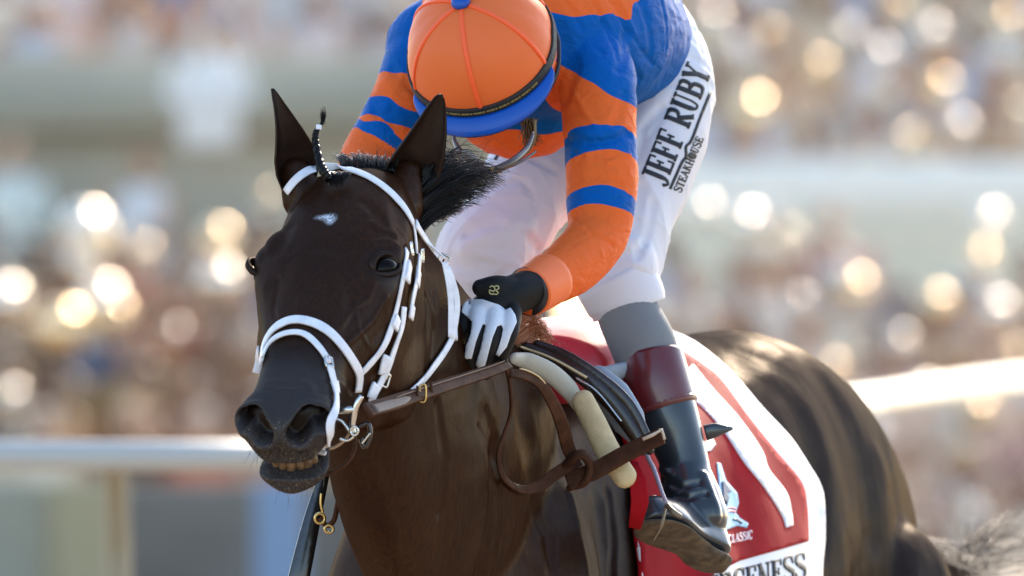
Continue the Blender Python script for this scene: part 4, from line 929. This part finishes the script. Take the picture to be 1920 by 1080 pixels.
M_lb = simple('pale_blue_print', (.35, .62, .85), .55); M_nb = simple('navy_print', (.02, .05, .12), .55)
decal(CB, [[(1343, 868), (1350, 870), (1360, 902), (1381, 925), (1384, 944), (1378, 962), (1386, 972), (1402, 982), (1399, 990), (1382, 986), (1368, 991), (1356, 996), (1358, 972), (1350, 940)]], 4, .0008, .0008).build('emblem', M_lb, cloth)
EB = bvh(cb.data, bpy.data.objects['red_panel'].data, bpy.data.objects['emblem'].data)
decal(EB, [[(1352, 904), (1357, 902), (1371, 922), (1362, 924), (1366, 932), (1362, 948), (1355, 936)], trib(cur([(1374, 974), (1384, 976), (1390, 982)], 6), 4)], 3, .0008, .0008).build('emblem_navy', M_nb, cloth)  # dark navy shape printed inside the emblem
decal(EB, [trib(cur([(1357, 956), (1368, 952), (1379, 955)], 6), 2.2), trib(cur([(1358, 962), (1368, 958), (1378, 961)], 6), 2.2)], 3, .0008, .0008).build('emblem_band', simple('red_print', (.6, .04, .05), .5), cloth)
decal(CB, [[(1318, 838), (1324, 826), (1336, 824), (1341, 834), (1332, 846), (1322, 848)]], 4, .0008, .0008).build('small_print', M_wcl, cloth)
flat('front_fold', [(1186, 868, .62), (1196, 900, .60), (1200, 940, .60), (1190, 990, .62)], [.016, .024, .026, .018], .003, M_red, cloth, (0, -1, .1))
# ------------------------------------------------------------------ saddle and its pads
M_cream = simple('cream_fleece', (.60, .47, .26), .7, bump=.5, bscale=260, var=.12, vscale=50)
M_pad = simple('grey_blue_pad', (.30, .36, .42), .5, bump=.3, bscale=90)
M_seat = simple('red_seat_cover', (.62, .04, .06), .38, bump=.3, bscale=30, coat=.2)
saddle = empty('saddle', P(1100, 720, .9), 'small dark racing saddle with red seat cover and cream pads under the jockey', 'saddle')
seat = MB(); rings = []
for t in np.linspace(0, 1, 30):
    c = P(1020+130*t, 690-30*math.sin(t*2.6)-10*t, .92+.42*t); wd = .11*math.sin(math.pi*(.12+.8*t))**.6+.03; a = np.linspace(0, 2*math.pi, 32, endpoint=False)
    rings.append([U8(tuple(c))+Ld*math.cos(q)*wd*1.0+U8([0, 0, 1])*((math.sin(q) if math.sin(q) > 0 else math.sin(q)*1.2)*(.045+.012*math.sin(t*6)))for q in a])
seat.add(*loft(rings)).build('seat', M_seat, saddle)
def pad(name, pix, d0, d1, rad, mat, asp=.6, gap=.02):
    q = over(HB, pix, d0, d1, gap); return MB().add(*tube([P(*p) for p in q], np.interp(np.linspace(0, 1, 40), np.linspace(0, 1, len(rad)), rad), n=18, asp=asp, up=(.6, -.2, .8), round_ends=True)).build(name, mat, saddle)
pad('pommel_pad', [(962, 672), (990, 678), (1030, 698), (1064, 728), (1085, 760)], .62, .68, [.010, .014, .015, .0145, .010], simple('pale_pad', (.50, .50, .44), .6, bump=.3, bscale=160))
pad('pad_roll', [(1093, 752), (1115, 795), (1142, 850), (1172, 894)], .64, .60, [.0175, .0185, .0190, .0180], M_cream, .7)
for k, (o, r) in enumerate([(0, .011), (10, .007), (22, .010)]):
    pad('saddle_flap', [(985+o, 652-o*.2), (1040+o, 676-o*.3), (1100+o*1.1, 712), (1150+o*1.2, 760), (1190+o*.8, 815), (1205+o*.6, 845)], .70, .66, [r*.8, r, r*1.2, r, r*.7], M_dkbr, .5, .03+.004*k)
flat('flap_piping', over(HB, [(975, 650), (1035, 672), (1100, 708)], .69, .66, .045), .003, .003, simple('gold_welt', (.65, .52, .30), .25), saddle, (.2, -1, .6))
flat('flap_piping', over(HB, [(1080, 708), (1120, 735), (1165, 790)], .66, .64, .05), .002, .002, M_steel, saddle, (.2, -1, .6))
pad('underpad', [(1120, 712), (1150, 745), (1180, 790), (1200, 830)], .74, .70, [.022, .028, .026, .012], M_pad, .5, .02)
pad('seat_roll', [(1080, 702), (1115, 706), (1150, 700), (1180, 690)], .80, .84, [.008, .013, .015, .012], M_pad, .6, .03)
T_('stirrup_leather', [(1196, 780, .72), (1212, 850, .70), (1226, 880, .68), (1240, 920, .64), (1250, 945, .62)], [.004, .0035, .0035, .003, .003], simple('stirrup_strap', (.34, .28, .34), .4), saddle)
mb = MB(); mb.add(*tube([P(1252, 948, .615), P(1262, 960, .60), P(1275, 968, .60)], [.004, .005, .004], n=12, seg=14, round_ends=True))
mb.add(*tube([P(1248, 950, .62), P(1240, 985, .61), P(1225, 1012, .64)], [.0035, .0035, .003], n=10, seg=18, asp=.6)); mb.build('stirrup_iron', simple('muddy_iron', (.20, .16, .11), .5, metal=.6, bump=.4, bscale=200), saddle)
# ------------------------------------------------------------------ whip
whip = empty('riding_whip', P(672, 610, .48), 'black riding whip with a small white mark, pointing down beside the horse\'s neck', 'whip')
wp = [(674, 600, .478), (655, 690, .47), (628, 800, .46), (606, 895, .45), (585, 975, .44), (562, 1075, .43), (550, 1130, .43)]
MB().add(*tube([P(*p) for p in wp], [.009, .006, .006, .0085, .0125, .0155, .015], n=16, seg=50, asp=.35, up=(1, 0, .2), round_ends=True)).build('shaft', simple('black_whip_leather', (.008, .008, .009), .25, coat=.4, bump=.2, bscale=90), whip)
flat('white_mark', [(574, 1030, .4335), (567, 1062, .4325)], .009, .002, simple('worn_white_mark', (.35, .34, .32), .7, var=.5, vscale=200), whip, (0, -1, 0))
# martingale rings beside the neck
T_('martingale_ring', [(603, 925), (602, 945), (606, 962)], [.002]*3, M_brass, bridle, d=.34)
T_('martingale_ring', [(600+9*math.cos(t), 972+9*math.sin(t)) for t in A40], [.0022]*40, M_brass, bridle, d=.34, seg=80)
T_('martingale_ring', [(617+8*math.cos(t), 992+7*math.sin(t)) for t in A40], [.0020]*40, M_brass, bridle, d=.34, seg=80)
T_('martingale_strap', [(600, 970), (612, 985), (626, 975), (634, 940)], [.004]*4, M_brown, bridle, d=.345)
# ------------------------------------------------------------------ hair
M_hair = simple('black_hair', (.0035, .003, .003), .32, spec=.22, var=.3, vscale=200)
M_backlit = simple('backlit_hair', (.38, .13, .045), .35, spec=.6)  # withers hair, its backlit glow put into the colour
def strands(n, root, tip, r0, sag, jit, seg=9, seed=1, clump=False):
    g = np.random.default_rng(seed); mb = MB()
    cl = g.random((max(3, n//14), 2)); cj = g.normal(size=(len(cl), 3))
    for i in range(n):
        k = i % len(cl); u, v = np.clip(cl[k]+g.normal(size=2)*(.03 if clump else 9), 0, 1) if clump else g.random(2); A_ = U8(tuple(P(*root(u, v)))); B_ = U8(tuple(P(*tip(u, v)))); L = np.linalg.norm(B_-A_)
        t = np.linspace(0, 1, seg)[:, None]; mid = A_+(B_-A_)*t; mid = mid+U8(sag)[None]*(np.sin(math.pi*t)*L)+np.sin(t*math.pi*(1.5+g.random())+g.random()*6)*(g.normal(size=3)*(.35 if clump else 1)+cj[k]*(1 if clump else 0))[None]*jit*t
        mb.add(*tube(mid, np.linspace(r0, r0*.12, seg), n=4))
    return mb
def lerp(a, b_, t): return a+(b_-a)*t
root = lambda u, v: (lerp(792, 784, u)+v*12, lerp(318, 440, u), .20+.08*v)
def tip(u, v):
    e = [(850, 298), (890, 306), (920, 320), (928, 334), (920, 350), (904, 366), (884, 384), (856, 402)]; q = catm(e, 30)[int(min(max(u*29+(v-.5)*12, 0), 29))]; l = .42+.78*((v*7.3) % 1); return (790+(q[0]-790)*l, lerp(lerp(318, 440, u), q[1], l), .22+.22*v)
mb = strands(950, root, tip, .0015, (0.02, 0, .13), .0035, seg=14, seed=2, clump=True)
m2 = strands(60, root, lambda u, v: (tip(u, v)[0]+10, tip(u, v)[1]-18-20*v, .3), .0008, (0.02, 0, .2), .014, seed=3)
for a_, f_ in zip(m2.V, [0]*len(m2.V)): pass
mb.add(np.concatenate(m2.V), m2.F)
m3 = strands(220, lambda u, v: (640+u*100, 312+8*u+v*8, .17+.03*v), lambda u, v: (622+u*110+v*10, 286+18*abs(u-.35)+v*14, .22+.04*v), .0011, (0, 0, .15), .004, seed=5)
mb.add(np.concatenate(m3.V), m3.F)
m4 = strands(16, lambda u, v: (700+u*45, 312+v*6, .2), lambda u, v: (698+u*40+v*8, 262+v*25, .2), .0007, (.1, 0, 0), .004, seed=6); mb.add(np.concatenate(m4.V), m4.F)
mb.build('mane', M_hair, horse)
mb = strands(260, lambda u, v: (925+u*60, 600+u*70-v*20, .62+.12*u), lambda u, v: (985+u*45+v*12, 572+u*110-v*22, .66+.16*u), .0010, (.1, 0, .25), .008, seed=8)
mb.build('withers_mane', M_backlit, horse)
# plaited forelock
mb = MB(); bp2 = [(616, 336, .10), (606, 320, .10), (599, 302, .115), (592, 270, .13), (592, 250, .135), (597, 238, .135)]
ctr = catm([tuple(P(*p)) for p in bp2], 60); rr = np.interp(np.linspace(0, 1, 60), [0, .2, .6, 1], [.006, .006, .0052, .0034])
T, U_, W_ = frames(ctr, (0, -1, 0))
for k in range(3):
    ph = np.linspace(0, 26, 60)+k*2.094; q = ctr+U_*(np.cos(ph)*rr*.55)[:, None]+W_*(np.sin(ph)*rr*.55)[:, None]; mb.add(*tube(q, rr*.62, n=10))
m2 = strands(70, lambda u, v: (597+u*3, 240, .135), lambda u, v: (602+u*9, 200+v*18, .135), .0007, (.08, 0, 0), .003, seed=12); mb.add(np.concatenate(m2.V), m2.F)
m3 = strands(160, lambda u, v: (612+u*46, 322+v*5, .115), lambda u, v: (612+u*30, 336+v*16, .10), .0012, (0, -.1, .1), .003, seed=13); mb.add(np.concatenate(m3.V), m3.F)
fl = mb.build('forelock_plait', M_hair, horse)
MB().add(*tube([P(597, 243, .133), P(598, 234, .134)], [.0042, .0038], n=14, seg=6)).build('plait_band', M_strap, fl)
# tail streaming out behind
M_tail = simple('brown_tail_hair', (.040, .020, .013), .65, var=.3, vscale=90)
tq = [body_pt(-.44, 0, 1.42), body_pt(-.62, .10, 1.42), body_pt(-.95, .22, 1.28)]
g = np.random.default_rng(4); mb = MB()
for i in range(240):
    u = g.random(); v = g.normal(); A_ = tq[0]+g.normal(size=3)*.02
    B_ = U8(tuple(P(1905+g.normal()*50, 955+u*120, 3.3+.1*v))) if i % 3 else U8(tuple(P(1735+g.normal()*35, 1010+u*90, 2.9)))
    M_ = U8(tuple(P(1790+g.normal()*18, 1065+v*16, 3.0)))
    q = catm([A_, (A_+M_)/2+U8([0, 0, -.03]), M_, (M_+B_)/2+g.normal(size=3)*.012, B_], 18); mb.add(*tube(q, np.linspace(.0013, .0005, 18), n=3))
mb.build('tail', M_tail, horse)
# ------------------------------------------------------------------ track, rail, stand, crowd
ground = link('ground', mesh('ground', [(-300, -80, 0), (300, -80, 0), (300, 600, 0), (-300, 600, 0)], [(0, 1, 2, 3)]), simple('track_dirt', (.36, .26, .17), .95, bump=.6, bscale=9, var=.25, vscale=.8)); ground['kind'] = 'structure'
M_rail = simple('white_rail_paint', (.42, .43, .415), .4, var=.05, vscale=2)
rail = empty('track_rail', P(200, 852, 10), 'white rounded running rail curving away behind the horse', 'rail')
rp = [P(-1500, 852, 9.7), P(-300, 852, 10), P(480, 854, 10.2), P(1000, 835, 12), P(1400, 786, 17), P(1650, 752, 24), P(1920, 716, 35), P(2300, 690, 52)]
rp = [Vector((p.x, p.y, 1.35)) if i < 0 else p for i, p in enumerate(rp)]
MB().add(*tube(rp, [.031, .031, .032, .034, .038, .042, .048, .06], n=20, seg=120, asp=1.0)).build('rail_tube', M_rail, rail)
for x, d in ((-130, 10.05), (214, 10.15), (760, 11), (1250, 15), (1800, 30)):
    p = P(x, 860, d); z = p.z if d < 12 else p.z-.1
    MB().add(*tube([(p.x, p.y+.25, 0), (p.x, p.y+.25, z-.35), (p.x, p.y+.16, z-.12), (p.x, p.y, z)], [.03, .03, .026, .022], n=12, seg=30)).build('rail_post', simple('cream_post', (.26, .245, .18), .5) if x == 214 else M_rail, rail)
def wall(name, x0, x1, y0, y1, d, th, mat, label, cat='wall', kind=None):
    a = P(x0, y1, d); c = P(x1, y0, d); V, F = box(((a.x+c.x)/2, d+th/2, (a.z+c.z)/2), (c.x-a.x, th, c.z-a.z)); o = MB().add(V, F).build(name, mat, smooth=False); tag(o, label, cat)
    m = o.modifiers.new('b', 'BEVEL'); m.width = .04; m.segments = 2; return o
M_beige = simple('beige_render', (.52, .465, .36), .9, var=.15, vscale=.7); M_beige2 = simple('taupe_render', (.37, .33, .235), .9, var=.1, vscale=.8)
M_pale = simple('pale_panel', (.80, .77, .62), .8, var=.08, vscale=.6); M_wband = simple('white_band_paint', (.88, .85, .74), .7)
wall('concourse_wall', -700, 1060, 100, 1100, 78, .4, M_beige, 'beige grandstand wall behind the left crowd')
wall('wall_ledge', -700, 1040, 178, 246, 77.6, .3, M_beige2, 'darker taupe ledge running along the beige wall')
wall('deck_barrier', 1020, 2400, 302, 376, 76, .5, M_wband, 'white barrier along the raised deck at right', 'barrier')
wall('deck_wall', 1180, 2500, 378, 1150, 78, .4, M_pale, 'pale grey green wall below the white barrier')
wall('lower_wall', -600, 980, 905, 1400, 52, .2, simple('grey_board', (.16, .145, .125), .9, var=.3, vscale=1.2), 'grey brown boards below the front row at left')
wall('blue_board', 478, 572, 900, 1300, 50, .1, simple('blue_board_paint', (.17, .26, .40), .7), 'blue board standing against the grey boards', 'board')
wall('tan_board', 96, 232, 900, 1300, 50.5, .1, simple('tan_board_paint', (.34, .30, .18), .8), 'tan board standing against the grey boards', 'board')
wall('pale_board', -300, 92, 900, 1300, 50.6, .1, simple('sage_board_paint', (.29, .285, .22), .8), 'sage green board at the far left of the lower boards', 'board')
wall('upper_stand', -800, 2600, -700, 470, 95, .6, simple('stand_back', (.40, .37, .33), .9, var=.3, vscale=.35), 'dim back wall of the upper stand')
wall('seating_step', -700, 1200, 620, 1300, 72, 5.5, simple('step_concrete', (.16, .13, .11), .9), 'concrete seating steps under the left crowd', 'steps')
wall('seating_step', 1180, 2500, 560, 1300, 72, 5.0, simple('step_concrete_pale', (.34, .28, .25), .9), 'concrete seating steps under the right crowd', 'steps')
# crowd: figures with head, hair or hat, shoulders and arms
pal_warm = [(.36, .16, .07), (.50, .27, .13), (.60, .36, .18), (.14, .08, .04), (.66, .54, .36), (.30, .18, .10), (.74, .68, .58), (.12, .14, .22), (.52, .18, .10), (.42, .27, .12)]
pal_cool = [(.62, .66, .74), (.45, .52, .68), (.70, .70, .74), (.55, .50, .52), (.24, .30, .50), (.72, .68, .60), (.66, .60, .66), (.5, .36, .28)]
pal_pink = [(.66, .40, .34), (.76, .58, .48), (.66, .55, .46), (.70, .62, .58), (.40, .20, .16), (.62, .62, .70), (.66, .40, .36), (.45, .30, .22), (.75, .70, .64)]
SK = [(.50, .30, .20), (.38, .21, .14), (.60, .40, .30), (.20, .11, .07)]
HRC = [(.05, .03, .02), (.12, .07, .04), (.30, .20, .10), (.02, .02, .02), (.45, .42, .38)]
g = np.random.default_rng(21)
class Crowd:
    def __init__(s): s.mb = MB(); s.C = []
    def add(s, VF, c): s.mb.add(*VF); s.C.append(np.repeat([c], len(VF[0]), 0))
    def person(s, x, z, d, shirt, h=.0, hat=None, arms=True, seated=True):
        c = U8([x, d, z]); skin = SK[g.integers(4)]; hair = HRC[g.integers(5)]; w_ = .2+g.normal()*.015; lean = g.normal()*.03
        s.add(tube([c+U8([0, 0, -.75]), c+U8([0, 0, -.45]), c+U8([lean, 0, -.24]), c+U8([lean, 0, -.13])], [.15, .14, .13, .06], n=10, seg=10, asp=1.45, up=(0, 1, 0)), shirt)
        s.add(ell(c+U8([lean, 0, 0]), (.078, .095, .115), None, 10, 7), skin); s.add(ell(c+U8([lean, .03, .035]), (.088, .095, .10), None, 10, 7), hair)
        if hat is not None: s.add(ell(c+U8([lean, 0, .06]), (.19, .19, .012), None, 14, 5), hat); s.add(ell(c+U8([lean, 0, .09]), (.095, .1, .075), None, 10, 6), hat)
        if arms:
            for sx in (-1, 1):
                up_ = g.random() < .15; e = c+U8([sx*(w_+.05), -.05, -.42 if not up_ else -.2]); hnd = c+U8([sx*(.1), -.25, -.45]) if not up_ else c+U8([sx*.16, -.12, .05])
                s.add(tube([c+U8([sx*w_, 0, -.2]), e, hnd], [.05, .042, .035], n=7, seg=7, round_ends=True), shirt if g.random() < .5 else skin)
    def build(s, name, label):
        o = s.mb.build(name, None); me = o.data; a = me.color_attributes.new('tint', 'FLOAT_COLOR', 'POINT'); C = np.concatenate(s.C)*U8([1.06, .98, .84]); C = np.clip(C, 0, .9); a.data.foreach_set('color', np.c_[C, np.ones(len(C))].astype(np.float32).ravel())
        m, nt, b = new_mat('crowd_clothes'); at = N(nt, 'ShaderNodeAttribute', attribute_name='tint'); nt.links.new(at.outputs['Color'], b.inputs['Base Color']); b.inputs['Roughness'].default_value = .55; me.materials.append(m)
        o['kind'] = 'stuff'; o['label'] = label; return o
def fill(cr, x0, x1, rows, d0, pal, sp=.42, dens=.9, dd=.75):
    """rows: head height in pixels for each row, front row first"""
    for k, y in enumerate(rows):
        d = d0+k*dd; a = P(x0, y, d); c = P(x1, y, d); n = int((c.x-a.x)/sp)
        for i in range(n+1):
            if g.random() > dens: continue
            sh = pal[g.integers(len(pal))]; hat = None
            if g.random() < .22: hat = [(.75, .70, .60), (.7, .7, .72), (.08, .06, .05), (.5, .35, .2)][g.integers(4)]
            cr.person(a.x+(i+g.uniform(-.35, .35))*sp, a.z+g.normal()*.06, d+g.uniform(-.2, .2), tuple(np.array(sh)*g.uniform(.8, 1.15)), hat=hat)
c1 = Crowd()
fill(c1, -350, 1000, [800, 735, 660, 590, 520, 455], 68.0, pal_warm, .40, .92)
fill(c1, -300, 140, [480], 74.5, pal_cool, .45, .8)
fill(c1, 230, 800, [430], 75.5, pal_warm, .5, .6)
fill(c1, 1180, 2250, [1010, 930, 850, 770, 690, 610, 545], 66.0, pal_pink, .42, .9)
fill(c1, 1200, 1660, [480, 430], 73.0, pal_pink, .42, .85)
fill(c1, 1660, 2250, [560, 500], 73.0, pal_pink, .5, .6)
c1.build('crowd', 'seated spectators filling the lower rows on both sides, far out of focus')
c2 = Crowd()
fill(c2, -350, 1060, [20, -45, -110], 82, pal_cool, .46, .9)
fill(c2, 1050, 2350, [250, 190, 130, 70, 10, -50, -110], 79, [(.70, .60, .48), (.72, .70, .66), (.60, .48, .36), (.66, .62, .64), (.48, .54, .68), (.35, .24, .15), (.75, .66, .52)], .44, .92)
c2.build('crowd', 'pale dressed spectators in the upper rows, far out of focus')
# a few single figures one can pick out
def figure(x, y, d, col, label, sc_=1.0, legs=True):
    c = Crowd(); p = P(x, y, d); c.person(p.x, p.z, d, col)
    if legs:
        for sx in (-1, 1): c.add(tube([U8(tuple(p))+U8([sx*.09, 0, -.7]), U8(tuple(p))+U8([sx*.10, -.02, -1.1]), U8(tuple(p))+U8([sx*.10, 0, -1.58])], [.09, .065, .045], n=9, seg=9, round_ends=True), tuple(v*.9 for v in col))
    o = c.build('person', label); del o['kind']; o['category'] = 'person'; return o
figure(392, 70, 76.5, (.80, .82, .88), 'blurred figure all in white against the upper beige wall', legs=False)
figure(256, 312, 77.0, (.70, .72, .80), 'small pale figure leaning on the wall above the left crowd', legs=False)
figure(18, 292, 76.8, (.66, .74, .76), 'pale blue figure at the far left edge by the wall', legs=False)
# made-up metal spheres, added to catch the sun as out-of-focus discs
M_shiny = simple('glint_metal', (.95, .88, .76), .24, metal=1)
M_shiny2 = simple('glint_metal_gold', (.95, .72, .42), .24, metal=1)
spots = [(160, 425, .17), (185, 450, .12), (158, 490, .13), (408, 447, .13), (413, 523, .14), (118, 612, .19), (190, 560, .16), (215, 590, .12), (20, 742, .09), (505, 365, .06), (10, 560, .15), (270, 470, .08), (330, 620, .06),
 (1408, 208, .17), (1400, 415, .14), (1603, 541, .15), (1855, 415, .13), (1755, 568, .14), (1868, 582, .14), (1885, 40, .13), (1745, 60, .12), (1762, 165, .15), (1650, 100, .12), (1535, 125, .12), (1335, 35, .13), (1838, 485, .13), (1320, 395, .12),
 (1835, 770, .13), (1730, 735, .12), (1560, 690, .09), (1690, 640, .10), (1480, 440, .08), (1800, 240, .12), (1700, 260, .10), (1590, 60, .10), (1440, 60, .09), (1640, 810, .08), (1900, 660, .10), (1860, 1068, .16), (1780, 1060, .10), (1500, 560, .08), (1680, 10, .10), (1380, 90, .07), (1910, 200, .08)]
glints = [MB(), MB()]
for k, (x, y, r) in enumerate(spots):
    d = 66 if y > 300 else 77.5; r = r*(.80 if x < 700 or x == 1408 else .66)
    glints[k % 2].add(*ell(P(x, y, d), (r, r, r*.9), None, 24, 16))
for k in (0, 1): o = glints[k].build('added_glint_spheres', (M_shiny, M_shiny2)[k]); o['kind'] = 'stuff'; o['label'] = ('silvery', 'golden')[k]+' metal spheres added for glints among the blurred spectators'

# whiskers and fine hairs on muzzle, chin and jaw
g = np.random.default_rng(77); mb = MB()
for i in range(46):
    lip = i % 2; x = g.uniform(-.045, .045); s = g.uniform(.47, .535); z = -.06 if lip else -.15
    o = U8(H(x, s, z-.0)); sd = U8(H(x*1.6, s+.3, z-(.02 if lip else .10)))-o; sd /= np.linalg.norm(sd)
    h = HB.ray_cast(Vector(o+sd*.25), Vector(-sd))
    if h[0] is None: continue
    p0 = U8(h[0]); L = g.uniform(.012, .03); dn = U8([g.normal()*.3, 0, -.5]); q = [p0-sd*.001, p0+sd*L*.5+dn*L*.15, p0+sd*L*.9+dn*L*.5]
    mb.add(*tube(q, [.00035, .00025, .00012], n=3, seg=5))
mb.build('whiskers', M_hair, horse)['kind'] = 'stuff'
